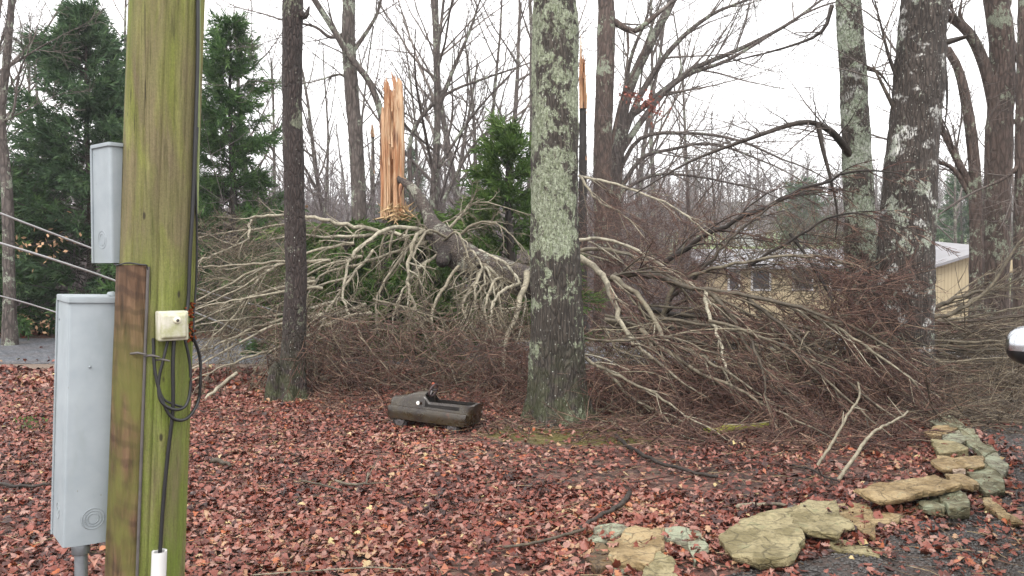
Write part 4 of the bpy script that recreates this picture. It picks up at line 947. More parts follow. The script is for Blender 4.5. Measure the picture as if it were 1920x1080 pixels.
# right part of the crown
random.seed(202)
rb = at(1200, 700, 10.2); RB = Vector((rb.x, rb.y, 0))
RT = thing('fallen_tree', 'broad fallen tree crown between the big lichened trunk and the right hand trees', 'fallen tree', RB)
P_R = dict(P_PALE, trop=(.45, -.1, -.45), tropk=[.2, .2, .15, .1], wander=[.12, .18, .28, .3], kids=[6, 5, 4], ang=(14, 42))
RL = [
 ([(1085, 482, 10.4), (1130, 515, 10.2), (1150, 562, 9.9), (1168, 615, 9.6), (1195, 650, 9.4), (1260, 700, 9)], .046, .012, 10, .8, 'limb_pale'),
 ([(1150, 520, 10.3), (1200, 560, 10), (1245, 632, 9.6), (1310, 665, 9.3), (1365, 700, 9)], .040, .012, 10, .8, 'limb_pale'),
 ([(1145, 524, 10.6), (1165, 517, 10.5), (1235, 520, 10.3), (1315, 542, 10), (1400, 555, 9.8), (1500, 575, 9.5), (1650, 640, 9.2)], .048, .012, 14, .9, 'limb_olive'),
 ([(1325, 540, 10), (1325, 580, 9.8), (1345, 625, 9.5), (1362, 700, 9.1)], .030, .012, 7, .6, 'limb_pale'),
 ([(1325, 545, 10), (1375, 600, 9.7), (1420, 680, 9.2), (1480, 745, 8.7)], .036, .010, 10, .8, 'limb_olive'),
 ([(1085, 448, 11), (1150, 450, 10.8), (1225, 488, 10.5), (1290, 530, 10.2)], .026, .008, 8, .8, 'limb_pale'),
 ([(1085, 470, 11.2), (1160, 472, 10.9), (1260, 520, 10.6), (1400, 600, 10.2), (1560, 660, 9.6)], .03, .008, 10, .9, 'limb_pale'),
 ([(1245, 610, 10.6), (1258, 560, 10.7), (1290, 535, 10.6), (1350, 470, 10.4), (1400, 420, 10.3), (1470, 370, 10.2)], .036, .010, 8, .9, 'limb_dark'),
 ([(1245, 492, 11), (1320, 445, 10.8), (1420, 395, 10.5), (1520, 350, 10.3), (1610, 320, 10)], .040, .012, 10, .9, 'limb_dark'),
 ([(1240, 600, 10.6), (1262, 540, 10.6), (1300, 515, 10.5), (1400, 492, 10.2), (1510, 480, 10), (1620, 500, 9.8)], .034, .010, 10, .9, 'limb_olive'),
 ([(1090, 330, 11.5), (1140, 342, 11.2), (1230, 372, 10.9), (1290, 408, 10.6), (1330, 440, 10.5)], .022, .007, 7, .7, 'limb_pale'),
 ([(1085, 328, 11.5), (1120, 375, 11.2), (1165, 400, 11), (1190, 425, 10.9)], .020, .006, 5, .6, 'limb_pale'),
 ([(1085, 635, 9.5), (1160, 640, 9.2), (1250, 632, 9), (1330, 660, 8.8)], .018, .006, 7, .7, 'limb_olive'),
 ([(1085, 665, 9.2), (1150, 700, 8.9), (1230, 740, 8.6), (1300, 790, 8.2)], .022, .007, 9, .7, 'limb_pale'),
 ([(1200, 620, 9.8), (1300, 690, 9.2), (1400, 740, 8.7), (1520, 800, 8.1)], .030, .008, 11, .8, 'limb_olive'),
 ([(1400, 560, 10), (1480, 620, 9.6), (1560, 690, 9.1), (1640, 760, 8.5)], .028, .008, 10, .8, 'limb_olive'),
 ([(1440, 560, 9.9), (1540, 600, 9.5), (1640, 660, 9), (1720, 720, 8.7)], .026, .008, 10, .8, 'limb_pale'),
 ([(1200, 580, 11.2), (1350, 600, 11), (1500, 640, 10.6), (1680, 680, 10)], .045, .014, 10, .9, 'limb_dark'),
 ([(1140, 600, 11), (1300, 640, 10.6), (1450, 680, 10.2), (1650, 720, 9.7)], .05, .014, 10, .9, 'limb_olive'),
 ([(1120, 680, 9.6), (1180, 740, 9.1), (1230, 770, 8.8), (1260, 800, 8.5)], .022, .008, 8, .7, 'limb_pale'),
 ([(1410, 640, 9.3), (1430, 700, 8.9), (1440, 760, 8.4)], .018, .006, 8, .7, 'limb_olive'),
 ([(1330, 600, 9.6), (1470, 650, 9.2), (1580, 740, 8.6), (1650, 800, 8.1)], .022, .006, 10, .8, 'limb_olive'),
 ([(1480, 440, 10.6), (1540, 520, 10.2), (1570, 600, 9.8), (1600, 690, 9.3)], .024, .006, 10, .9, 'limb_dark'),
 ([(1400, 500, 10.6), (1500, 440, 10.3), (1580, 400, 10), (1680, 420, 9.4)], .022, .006, 10, .9, 'limb_dark'),
]
for pp, r0, r1, nk, kl, mk in RL: limb(RT, RB, [(a_, b2, min(c2 - .95, 1.5 * F / max(60, b2 - 500))) for a_, b2, c2 in pp], r0 * .95, r1 * 1.15, mk, nk, kl, P_R, 'twig_red')
# bundles of long thin parallel branches inside that crown
for k in range(46):
    x0 = random.uniform(1110, 1400); y0 = random.uniform(560, 640) + (x0 - 1110) * .1; L = random.uniform(250, 420); Yd = random.uniform(9.2, 11.4)
    sl = random.uniform(.12, .42)
    pp = [(x0, y0, Yd), (x0 + L * .33, y0 + L * .33 * sl - 8, Yd - .3), (x0 + L * .66, y0 + L * .66 * sl, Yd - .6), (x0 + L, y0 + L * sl + 10, Yd - .9)]
    q = [at(*p) for p in pp]
    if min(v.z for v in q) < .03: continue
    limb(RT, RB, pp, random.uniform(.014, .030), .007, random.choice(['limb_olive', 'limb_olive', 'limb_pale', 'limb_dark', 'twig_mid']), 4, .7, P_R, 'twig_red', 1, 'branch', 5)
# far right pile
random.seed(303)
pb_ = at(1900, 700, 9.8); PB = Vector((pb_.x, pb_.y, 0))
PT_ = thing('fallen_tree', 'heap of long thin fallen branches right of the leaning trunk', 'fallen tree', PB)
P_F = dict(P_PALE, trop=(.6, 0, .02), tropk=[.15, .15, .1], wander=[.08, .14, .22], kids=[5, 4], ang=(10, 32))
for k in range(74):
    x0 = random.uniform(1640, 1760); y0 = random.uniform(605, 790); L = random.uniform(220, 420); Yd = random.uniform(9.6, 12.2)
    sl = -.20 * (1 - (y0 - 560) / 230) + .22 * ((y0 - 560) / 230) + random.uniform(-.1, .1)
    pp = [(x0, y0, Yd), (x0 + L * .33, y0 + L * .33 * sl + 12, Yd - .2), (x0 + L * .66, y0 + L * .66 * sl + 8, Yd - .35), (x0 + L, y0 + L * sl, Yd - .5)]
    q = [at(*p) for p in pp]
    if min(v.z for v in q) < .03: pp = [(a_, b2, c2 * .93) for a_, b2, c2 in pp]
    if min(at(*p).z for p in pp) < .0: continue
    limb(PT_, PB, pp, random.uniform(.016, .034), .007, random.choice(['limb_olive', 'twig_mid', 'limb_dark']), 4, .8, P_F, random.choice(['twig_mid', 'twig_red']), 1, 'branch', 5)
for pp in ([(1735, 600, 9.6), (1800, 580, 9.5), (1860, 530, 9.4), (1925, 440, 9.3)], [(1735, 590, 9.8), (1790, 560, 9.7), (1850, 545, 9.6), (1925, 520, 9.5)]):
    limb(PT_, PB, pp, .034, .012, 'limb_olive', 9, .9, P_F, 'twig_mid', 2, 'branch', 7)
# fine red brown twig mass (uncountable)
def brush(name, regions, m, n, ang, L, r, seed):
    random.seed(seed); tb = Tubes()
    for k in range(n):
        (x0, x1, ya, yb, Y0, Y1) = random.choices(regions, [(q[1] - q[0]) * (q[3] - q[2]) for q in regions])[0]
        px = random.uniform(x0, x1); py = random.uniform(ya, yb); yy = random.uniform(Y0, Y1); p = at(px, py, yy)
        if p.z < .02:
            p = gnd(px, py, random.uniform(.02, .12))
        a = random.gauss(*ang); l = random.uniform(*L); d = Vector((math.cos(a), random.gauss(0, .5), math.sin(a))).normalized()
        if random.random() < .35: d.x = -d.x
        pts = [p]; 
        for i in range(4):
            d = (d + rvec() * .25).normalized(); q = pts[-1] + d * l / 4; q.z = max(.015, q.z); pts.append(q)
        rr = random.uniform(*r); tb.add(pts, [rr, rr * .85, rr * .7, rr * .5, rr * .3], 3)
        for j in range(3):
            i = random.randint(1, 3); e = offdir(d, R(random.uniform(25, 60))); ll = l * random.uniform(.2, .45); q = pts[i]; w2 = q + e * ll; w2.z = max(.015, w2.z)
            tb.add([q, q.lerp(w2, .5) + rvec() * ll * .08, w2], [rr * .6, rr * .45, rr * .25], 3)
    return struct(tb.obj(name, m), 'stuff')
brush('fine_twigs', [(500, 700, 590, 740, 9.6, 12), (560, 1000, 600, 770, 9, 12), (900, 1010, 640, 800, 8.6, 9.8)], M['twig_red'], 2300, (-.7, .7), (.2, .6), (.0025, .0065), 11)
brush('fine_twigs', [(1090, 1700, 560, 700, 10.2, 12), (1090, 1700, 680, 815, 8.2, 9.8), (1200, 1690, 780, 835, 7.6, 8.8), (1540, 1720, 510, 640, 9.8, 10.8)], M['twig_red'], 3200, (-.6, .55), (.25, .75), (.003, .008), 12)
brush('fine_twigs', [(1090, 1700, 600, 800, 8.2, 10.5)], M['twig_pale'], 700, (-.6, .4), (.4, 1.1), (.004, .009), 13)
brush('fine_twigs', [(1720, 1980, 600, 790, 9.4, 12), (1720, 1980, 700, 800, 8.6, 10)], M['twig_mid'], 1000, (.1, .35), (.4, 1.0), (.003, .008), 14)
brush('fine_twigs', [(1560, 1690, 500, 770, 8.3, 8.8), (1100, 1740, 690, 815, 7.8, 9.0)], M['twig_red'], 1700, (-.4, .8), (.3, .8), (.002, .006), 17)
brush('fine_twigs', [(1340, 1560, 430, 570, 9.6, 11.5)], M['twig_mid'], 330, (.4, .7), (.3, 1.0), (.003, .008), 19)
brush('fine_twigs', [(500, 1000, 560, 740, 9.4, 11)], M['twig_mid'], 750, (-.7, .8), (.25, .7), (.003, .009), 18)
brush('fine_twigs', [(350, 560, 420, 640, 11, 13)], M['twig_mid'], 700, (.3, .8), (.3, .7), (.002, .0045), 15)
brush('fine_twigs', [(1090, 1340, 380, 560, 10.5, 13), (1520, 1660, 430, 540, 9.6, 11)], M['twig_red'], 1000, (.4, .8), (.3, .9), (.002, .005), 16)

# ------------------------------------------------------------------ loose sticks
def stick(name, label, px, r0, r1, m, lift=.048, kids=0, cat='stick', up=None):
    pts = [gnd(x, y, lift) if up is None else None for x, y in px]
    if up is not None: pts = [at(x, y, yy) for (x, y), yy in zip(px, up)]
    b = Vector((pts[0].x, pts[0].y, 0)); q = smooth_path(pts, 5); q = [v + rvec() * r0 * .4 for v in q]
    tb = Tubes(b); tb.add([q[0] - (q[1] - q[0]).normalized() * .002] + q + [q[-1] + (q[-1] - q[-2]).normalized() * .002], [.0005] + list(np.linspace(r0, r1, len(q))) + [.0005], 8)
    for k in range(kids):
        i = random.randint(2, len(q) - 2); e = offdir((q[i + 1] - q[i]).normalized(), R(45)); L = random.uniform(.1, .3); tb.add([q[i], q[i] + e * L * .5, q[i] + e * L], [r1 * .8, r1 * .6, r1 * .3], 5)
    return tag(tb.obj(name, m, None, b), label, cat)
random.seed(9)
gl = lambda px, py, yy: None
stick('fallen_branch', 'pale bent branch standing up before the brush, left of the two', [(1528, 878), (1548, 850), (1575, 805), (1590, 775), (1612, 745), (1608, 715)], .013, .008, M['limb_pale'], kids=2, up=[6.15, 6.2, 6.3, 6.4, 6.5, 6.55])
stick('fallen_branch', 'pale crooked branch leaning right toward the stones, right of the two', [(1566, 905), (1600, 860), (1625, 822), (1655, 800), (1678, 790), (1702, 772)], .016, .008, M['limb_pale'], kids=2, up=[5.85, 5.95, 6.1, 6.2, 6.3, 6.4])
stick('dark_stick', 'dark curved stick in the leaves left of the edging stones', [(1182, 925), (1165, 945), (1130, 965), (1088, 990)], .019, .012, M['limb_dark'])
stick('pale_stick', 'long pale stick in the leaves left of the edging stones', [(945, 1025), (1000, 1018), (1060, 1002), (1100, 992)], .008, .010, M['limb_olive'])
stick('dark_stick', 'long dark stick from the mossy patch to the middle lawn', [(1155, 818), (1180, 838), (1220, 860), (1280, 880), (1345, 895)], .020, .012, M['limb_dark'])
stick('forked_twig', 'thin dark twig with side shoots before the two pale branches', [(1485, 872), (1520, 880), (1550, 895), (1575, 903)], .009, .006, M['limb_dark'], kids=5, lift=.05)
stick('mossy_log', 'short yellow green mossy log lying under the brush', [(1322, 812), (1360, 808), (1400, 802), (1440, 800)], .042, .036, plain('log moss', (.17, .17, .03), .9, .2, 0, .4, 25, .8), lift=.05, cat='log')
stick('pale_stick', 'pale thin stick beside the overlapping slabs', [(1380, 950), (1420, 945), (1490, 948)], .014, .010, M['limb_olive'], lift=.04)
stick('pale_stick', 'thin pale curved twig in the leaves near the bottom centre', [(470, 1078), (620, 1068), (700, 1064), (760, 1068)], .004, .003, M['limb_pale'])
stick('grey_stick', 'short grey stick in the leaves right of the pole', [(398, 862), (415, 866), (432, 872)], .022, .012, M['limb_olive'])
stick('grey_stick', 'thin grey stick lying in the middle of the lawn', [(565, 902), (600, 908), (640, 920)], .008, .006, M['limb_olive'], kids=1)
stick('grey_stick', 'forked lichened stick in the middle of the lawn', [(628, 900), (655, 908), (685, 906), (690, 886)], .010, .007, M['limb_olive'], kids=2)
stick('brown_stick', 'brown stick lying left of the tall grey box', [(-10, 905), (40, 912), (92, 908)], .014, .010, M['limb_dark'])
stick('brown_stick', 'long thin brown twig across the leaves before the edging', [(1180, 905), (1270, 890), (1370, 870), (1440, 868), (1500, 880)], .006, .004, M['twig_red'])
for i, (x, y) in enumerate([(30, 870), (860, 835), (1000, 870), (780, 1010), (640, 1030), (1340, 930), (470, 960), (1700, 870)]):
    pass
# ------------------------------------------------------------------ stump chips / weeds
def weed(label, px, py, s, seed):
    random.seed(seed); b = gnd(px, py); b.z = 0
    V = []; Fc = []
    for k in range(60):
        a = random.uniform(0, 6.28); r = random.uniform(0, s); p = Vector((math.cos(a) * r, math.sin(a) * r * .7, random.uniform(.01, s * .8))); d = rvec(); d.z = abs(d.z); d *= .035; sd = d.cross(rvec()).normalized() * .01
        i = len(V); V += [p, p + d * .5 + sd, p + d, p + d * .5 - sd]; Fc.append((i, i + 1, i + 2, i + 3))
    t = thing('small_weed', label, 'plant', b)
    m = mesh_py('leaves', V, Fc, [M['cedar_bright']]); m.attributes.new('rnd', 'FLOAT', 'POINT').data.foreach_set('value', RNG.random(len(V)).astype(np.float32)); link('leaves', m, t)
    tb = Tubes(); [tb.add([Vector((0, 0, 0)), Vector(V[i * 4]) * .5, Vector(V[i * 4])], [.002, .0015, .001], 3) for i in range(0, 60, 4)]; tb.obj('stems', M['twig_mid'], t)
weed('small green weed in the leaves behind the tall grey box', 58, 808, .17, 1)
weed('tiny green sprig under the brush right of the big trunk', 1310, 742, .13, 2)

# ------------------------------------------------------------------ utility pole
def pole_mat():
    m, n, b = mat('algae covered pole wood', .8, .25)
    v = coord(n, (1, 1, .09)); t = ntex(n, v, 22, 7, .62, .3); t2 = ntex(n, coord(n, (1, 1, .22)), 5.5, 5, .6, .5); t3 = ntex(n, coord(n, (1, 1, .05)), 60, 4, .6)
    c = ramp(n, t, [(.28, (.085, .085, .022)), (.45, (.155, .160, .042)), (.62, (.23, .22, .08)), (.8, (.30, .27, .16))])
    c = mix(n, ramp(n, t2, [(.42, 0), (.54, .9)]), c, mix(n, t, (.085, .062, .040), (.21, .16, .105)))
    c = mix(n, math_(n, 'MULTIPLY', ramp(n, ntex(n, coord(n, (1, 1, .3)), 3, 4), [(.45, 0), (.65, 1)]), .5), c, (.12, .155, .025))
    c = mix(n, ramp(n, t3, [(.30, .75), (.40, 0)]), c, (.055, .055, .02))
    zz = sepz(n); mz = N(n, 'ShaderNodeMapRange'); mz.inputs['From Min'].default_value = 2.1; mz.inputs['From Max'].default_value = .9; n.links.new(zz, mz.inputs[0])
    c = mix(n, math_(n, 'MULTIPLY', mz.outputs[0], ramp(n, ntex(n, coord(n, (1, 1, .35)), 6, 6, .65), [(.35, 0), (.6, .75)])), c, (.125, .185, .022))
    fi = ntex(n, coord(n, (1, 1, .03)), 130, 5, .7); c = mix(n, math_(n, 'MULTIPLY', ramp(n, fi, [(.3, 1), (.5, 0)]), .6), c, (.06, .06, .02))
    ck = ntex(n, coord(n, (1, 1, .035)), 34, 3, .5, .2); c = mix(n, ramp(n, ck, [(.30, .9), (.335, 0)]), c, (.025, .022, .012))
    gr = ntex(n, coord(n, (1, 1, .8)), 150, 4, .75); c = mix(n, .5, c, ramp(n, gr, [(.3, .55), (.7, 1.35)]), 'MULTIPLY')
    vo = N(n, 'ShaderNodeTexVoronoi'); vo.inputs['Scale'].default_value = 11; n.links.new(coord(n, (1, 1, .45)), vo.inputs['Vector'])
    c = mix(n, ramp(n, vo.outputs['Distance'], [(.05, .9), (.09, 0)]), c, (.03, .025, .015))
    n.links.new(c, b.inputs['Base Color'])
    bump(n, b, math_(n, 'ADD', t, math_(n, 'MULTIPLY', t3, .8)), .8, .012); return m
def plank_mat():
    m, n, b = mat('weathered brown board', .75, .25)
    v = coord(n, (1, 1, .12)); t = ntex(n, v, 26, 7, .62, 1.2)
    c = ramp(n, t, [(.28, (.030, .018, .011)), (.48, (.085, .048, .028)), (.65, (.145, .085, .052)), (.8, (.20, .13, .08))])
    z = sepz(n); mr = N(n, 'ShaderNodeMapRange'); mr.inputs['From Min'].default_value = 1.5; mr.inputs['From Max'].default_value = 1.15; n.links.new(z, mr.inputs[0])
    kn = N(n, 'ShaderNodeTexWave', wave_type='RINGS', rings_direction='SPHERICAL'); kn.inputs['Scale'].default_value = 9; kn.inputs['Distortion'].default_value = 5; kn.inputs['Detail'].default_value = 3; n.links.new(coord(n, (1, 1, .5)), kn.inputs['Vector'])
    c = mix(n, math_(n, 'MULTIPLY', ramp(n, kn.outputs['Fac'], [(.1, 1), (.45, 0)]), .45), c, (.03, .018, .012))
    c = mix(n, math_(n, 'MULTIPLY', mr.outputs[0], ramp(n, ntex(n, coord(n, (1, 1, .4)), 7, 5), [(.38, 0), (.56, .85)])), c, (.115, .115, .03))
    n.links.new(c, b.inputs['Base Color']); bump(n, b, t, .9, .012); return m
PY = 3.12
pbot = at(275, 1080, PY); ptop = at(314, 0, PY); ax = (ptop - pbot)
p0 = above(pbot, ptop, -.1); p9 = above(pbot, ptop, 7.0); PR = .141
PO = Vector((p0.x, p0.y, 0))
def pole_c(z): return above(pbot, ptop, z)
POLE = thing('utility_pole', 'green algae covered wooden utility pole in the left foreground', 'utility pole', PO)
sides, rows = 160, 160; V = []
for k in range(rows + 1):
    z = lerp(-.1, 7, k / rows) if k > 120 else lerp(-.1, 3.4, k / 120)
    if k > 120: z = lerp(3.4, 7, (k - 120) / 40)
    c = pole_c(z)
    for q_ in range(sides):
        a = 2 * math.pi * q_ / sides; r = PR * (1 - .012 * z)
        r += noise.noise(Vector((math.cos(a) * 7, math.sin(a) * 7, z * .35))) * .004 - .010 * max(0, noise.noise(Vector((math.cos(a) * 14, math.sin(a) * 14, z * .5 + 9))) - .35) * 3
        for ca, wd, dp in ((-1.15, .02, .012), (-1.9, .03, .009)):
            da = (a - 2 * math.pi if a > math.pi else a) - ca - noise.noise(Vector((z * .8, ca, 0))) * .06
            r -= dp * math.exp(-(da / wd) ** 2)
        V.append(Vector((c.x + math.cos(a) * r, c.y + math.sin(a) * r, z)) - PO)
Fq = [(k * sides + q_, k * sides + (q_ + 1) % sides, (k + 1) * sides + (q_ + 1) % sides, (k + 1) * sides + q_) for k in range(rows) for q_ in range(sides)]
link('shaft', mesh_np('shaft', [tuple(v) for v in V], Fq, None, [pole_mat()]), POLE)
def on_pole(z, a, off=0.0):   # point on the pole's skin; a = angle from +x in radians (negative = towards camera)
    c = pole_c(z); r = PR * (1 - .012 * z) + off; return Vector((c.x + math.cos(a) * r, c.y + math.sin(a) * r, z))
def ang_px(px, py):           # angle on the skin that shows at photo column px
    c = at(275 + (314 - 275) * (1080 - py) / 1080, py, PY); z = c.z
    best = min((abs(((lambda p: CX + F * p.x / p.y)(on_pole(z, a))) - px), a) for a in np.linspace(-2.9, .1, 240)); return best[1], z
# half round board on the lower left
zt = at(0, 497, PY - .14).z
sec = []
A0, A1 = -2.72, ang_px(274, 560)[0]
for k in range(17):
    a = lerp(A0, A1, k / 16); sec.append((a, (.009 * (1 - abs(k / 8 - 1) ** 6) + .003)))
V = []; rows = 60
for r_ in range(rows + 1):
    z = lerp(0.0, zt, r_ / rows)
    for a, o_ in sec: V.append(on_pole(z, a, o_ + noise.noise(Vector((a * 12, z * 3, 1))) * .003) - PO)
    for a, o_ in reversed(sec): V.append(on_pole(z, a, -.004) - PO)
S = len(sec) * 2
Fq = [(k * S + i, k * S + (i + 1) % S, (k + 1) * S + (i + 1) % S, (k + 1) * S + i) for k in range(rows) for i in range(S)]
me = mesh_py('guard_board', V, Fq + [list(range(rows * S, rows * S + S))], [plank_mat()], True); link('guard_board', me, POLE)
BLACK = plain('black cable rubber', (.012, .012, .013), .45, .5); GREYW = plain('grey ground wire', (.10, .09, .085), .6, .4, .3)
tb = Tubes(PO)   # ground wire along the board
q = []
for y in np.linspace(500, 1150, 14):
    a, z = ang_px(np.interp(y, [500, 640, 800, 1080], [273, 277, 268, 258]), y); q.append(on_pole(max(z, .0), A1 + .03, .008))
tb.add(q, [.006] * len(q), 8); tb.obj('ground_wire', GREYW, POLE)
tb = Tubes(PO); q = [on_pole(zt + .004 + .004 * math.sin(k), a, .016) for k, a in enumerate(np.linspace(-3.0, A1, 12))]
tb.add(q, [.003] * len(q), 6); a, z = ang_px(276, 503); tb.add([q[-1], on_pole(zt - .03, A1 + .05, .008), on_pole(zt - .055, A1 + .04, .008)], [.003, .003, .002], 6); tb.obj('wire_band', BLACK, POLE)
# nails/staples on the board edge
tb = Tubes(PO)
for y, x in ((655, 262), (660, 284), (668, 300)):
    a, z = ang_px(x, y); p = on_pole(z, a, .02); tb.add([p + Vector((-.03, 0, 0)), p + Vector((0, -.006, .004)), p + Vector((.03, 0, -.003))], [.004, .005, .003], 6)
tb.obj('staple', GREYW, POLE)
# ------------------------------------------------------------------ cable, coil, junction box, conduit
def cable(name, label, px, r, m, off=.012, top=False, cat='cable', free=()):
    pts = []
    for i, p in enumerate(px):
        x, y = p[0], p[1]; o_ = p[2] if len(p) > 2 else off
        a, z = ang_px(x, y); pts.append(on_pole(z, a, o_))
    b = Vector((pts[-1].x, pts[-1].y, 0)); q = smooth_path(pts, 6); tb = Tubes(b); tb.add(q, [r] * len(q), 10)
    return tag(tb.obj(name, m, None, b), label, cat)
cable('black_cable', 'black cable running down the right side of the green pole into the small box', [(374, -80), (372, 0), (370, 120), (364, 260), (358, 380), (352, 480), (348, 560), (342, 600)], .0075, BLACK)
cable('thin_cable', 'thinner dark cable along the right edge of the pole', [(371, 240, .006), (366, 320, .006), (367, 420, .006), (364, 520, .01), (358, 590, .01), (352, 640, .02)], .0045, BLACK)
CG = plain('grey green cable jacket', (.20, .24, .10), .6, .4)
cable('thin_cable', 'olive cable clipped to the right edge of the pole, topmost', [(378, -60, .003), (377, 60, .003), (375, 160, .003), (372, 300, .003), (369, 400, .003)], .006, CG)
cable('cable_loop', 'wide outer loop of black cable below the small box', [(286, 628, .02), (288, 680, .022), (296, 730, .026), (312, 772, .028), (335, 780, .03), (352, 755, .034), (360, 715, .04), (357, 670, .034), (350, 625, .02)], .0062, BLACK)
cable('cable_loop', 'narrow inner loop of black cable below the small box', [(310, 632, .02), (302, 665, .024), (294, 705, .024), (296, 740, .03), (315, 758, .034), (332, 755, .036), (340, 725, .036), (342, 680, .03), (338, 632, .02)], .0058, BLACK)
cable('drop_cable', 'straight black cable dropping from the small box into the white pipe', [(322, 625, .014), (318, 680, .02), (316, 760, .02), (307, 850, .014), (298, 940, .012), (293, 1000, .014), (291, 1025, .014)], .0075, BLACK)
cable('short_cable', 'short curved cable crossing the loops under the small box', [(287, 690, .02), (300, 735, .02), (318, 750, .022), (330, 757, .024)], .0045, BLACK)
# conduit pipe
a, z = ang_px(290, 1010); zc = z
tb = Tubes(PO); cpt = [on_pole(zz, a - .0, .022) for zz in (zc, zc - .3, .0)]
b = Vector((cpt[0].x, cpt[0].y, 0)); WHITE = plain('white pvc', (.58, .58, .57), .4, .5, 0, .05, 14)
V = []; S = 24
for rad_, zz in ((.0205, zc - .006), (.0265, zc - .006), (.0275, zc - .003), (.0275, zc - .03), (.0275, .0)):
    for k in range(S): V.append(Vector((math.cos(2 * math.pi * k / S) * rad_, math.sin(2 * math.pi * k / S) * rad_, zz)) + (pole_c(zz) - pole_c(zc)).to_2d().to_3d())
V = [Vector((math.cos(2 * math.pi * k / S) * .0205, math.sin(2 * math.pi * k / S) * .0205, zc - .25)) for k in range(S)] + V
Fq = [(r_ * S + k, r_ * S + (k + 1) % S, (r_ + 1) * S + (k + 1) % S, (r_ + 1) * S + k) for r_ in range(5) for k in range(S)]
tag(link('conduit_pipe', mesh_py('conduit_pipe', V, Fq, [WHITE], True), None, b), 'white plastic conduit pipe at the foot of the green pole', 'pipe')

def bevel_box(name, sx, sy, sz, bev, m, parent, loc, rot=0, seg=3, extra=None):
    import bmesh
    bm = bmesh.new(); bmesh.ops.create_cube(bm, size=1); bmesh.ops.scale(bm, vec=(sx, sy, sz), verts=bm.verts)
    if extra: extra(bm)
    bmesh.ops.bevel(bm, geom=list(bm.edges), offset=bev, segments=seg, affect='EDGES', profile=.6)
    me = bpy.data.meshes.new(name); bm.to_mesh(me); bm.free(); me.materials.append(m)
    me.polygons.foreach_set('use_smooth', [True] * len(me.polygons)); me.update()
    o = link(name, me, parent, loc); o.rotation_euler = (0, 0, rot); return o
def metal_paint():
    m, n, b = mat('grey enamel paint', .65, .16); v = coord(n)
    t = ntex(n, v, 6, 6, .6); t2 = ntex(n, coord(n, (1, 1, .25)), 9, 5, .6)
    c = mix(n, ramp(n, t, [(.35, 0), (.65, 1)]), (.235, .265, .285), (.285, .315, .335))
    c = mix(n, ramp(n, t2, [(.50, 0), (.68, .5)]), c, (.20, .225, .215))
    vo = N(n, 'ShaderNodeTexVoronoi'); vo.inputs['Scale'].default_value = 26; n.links.new(coord(n, (1, 1, .5)), vo.inputs['Vector'])
    c = mix(n, ramp(n, vo.outputs['Distance'], [(.035, .7), (.06, 0)]), c, (.16, .15, .13))
    n.links.new(c, b.inputs['Base Color']); bump(n, b, ntex(n, v, 260, 2, .5), .08, .001); return m
GP = metal_paint()
def torus_rings(O, c, nrm, radii, m, parent, name='knockout', sq=None):
    u = Vector((0, 0, 1)); w_ = nrm.cross(u).normalized(); tb = Tubes(O)
    for r in radii:
        q = [c + (w_ * math.cos(t) + u * math.sin(t)) * r for t in np.linspace(0, 2 * math.pi, 33)]; tb.add(q, [.0015] * len(q), 6)
    return tb.obj(name, m, parent)
def cabinet(label, corner, z0, z1, yaw, wa, wb, lid, name, curve=0.0):
    """corner = near vertical edge (x, y); left face runs wa back along one way, right face wb the other"""
    O = Vector((corner.x, corner.y, 0)); t = thing(name, label, 'electrical box', (O.x, O.y, z0))
    L = Vector((O.x, O.y, z0))
    e1 = Vector((-math.sin(yaw), math.cos(yaw), 0))       # along the left face, going back left
    e2 = Vector((math.cos(yaw), math.sin(yaw), 0))        # along the right face
    def prism(name, gro, za, zb, m, n=10):
        prof = [-e1 * 0 - (e1 + e2) * gro * .5 * 0]
        A = -(e1 + e2) * gro; B = A + e2 * (wb + 2 * gro); Cc = B + e1 * (wa + 2 * gro); D = A + e1 * (wa + 2 * gro)
        out = []
        rr = .012
        for P0, pa, pb in ((A, e1, e2), (B, -e2, e1), (Cc, -e1, -e2), (D, e2, -e1)):
            for k in range(6):
                f = k / 5; out.append(P0 + pa * rr * (1 - f) ** 2 + pb * rr * f ** 2)
            if P0 is A:
                for k in range(1, n): f = k / n; out.append(A.lerp(B, f) - e1 * curve * math.sin(math.pi * f))
        V = [Vector((p.x, p.y, za)) for p in out] + [Vector((p.x, p.y, zb - .004)) for p in out] + [Vector((p.x * .985 + (B + D).x * .0075, p.y * .985 + (B + D).y * .0075, zb)) for p in out]
        k_ = len(out); Fc = [(r_ * k_ + i, r_ * k_ + (i + 1) % k_, (r_ + 1) * k_ + (i + 1) % k_, (r_ + 1) * k_ + i) for r_ in range(2) for i in range(k_)] + [list(range(2 * k_, 3 * k_)), list(reversed(range(k_)))]
        me = mesh_py(name, V, Fc, [m], False); 
        for p in me.polygons: p.use_smooth = len(p.vertices) == 4
        me.set_sharp_from_angle(angle=R(30))
        o = link(name, me, t)
        mod = None
        return o
    H = z1 - z0
    prism('case', 0, 0, H - lid, GP); prism('lid', .006, H - lid, H, GP)
    # flange strip at the far left edge
    tb = Tubes(); tb.add([e1 * (wa - .004) - e2 * .002, e1 * (wa - .004) - e2 * .002 + Vector((0, 0, H - lid))], [.006, .006], 6); tb.obj('seam', GP, t)
    n2 = Vector((e2.y, -e2.x, 0)); n1 = -e2
    return t, L, e1, e2, n1, n2
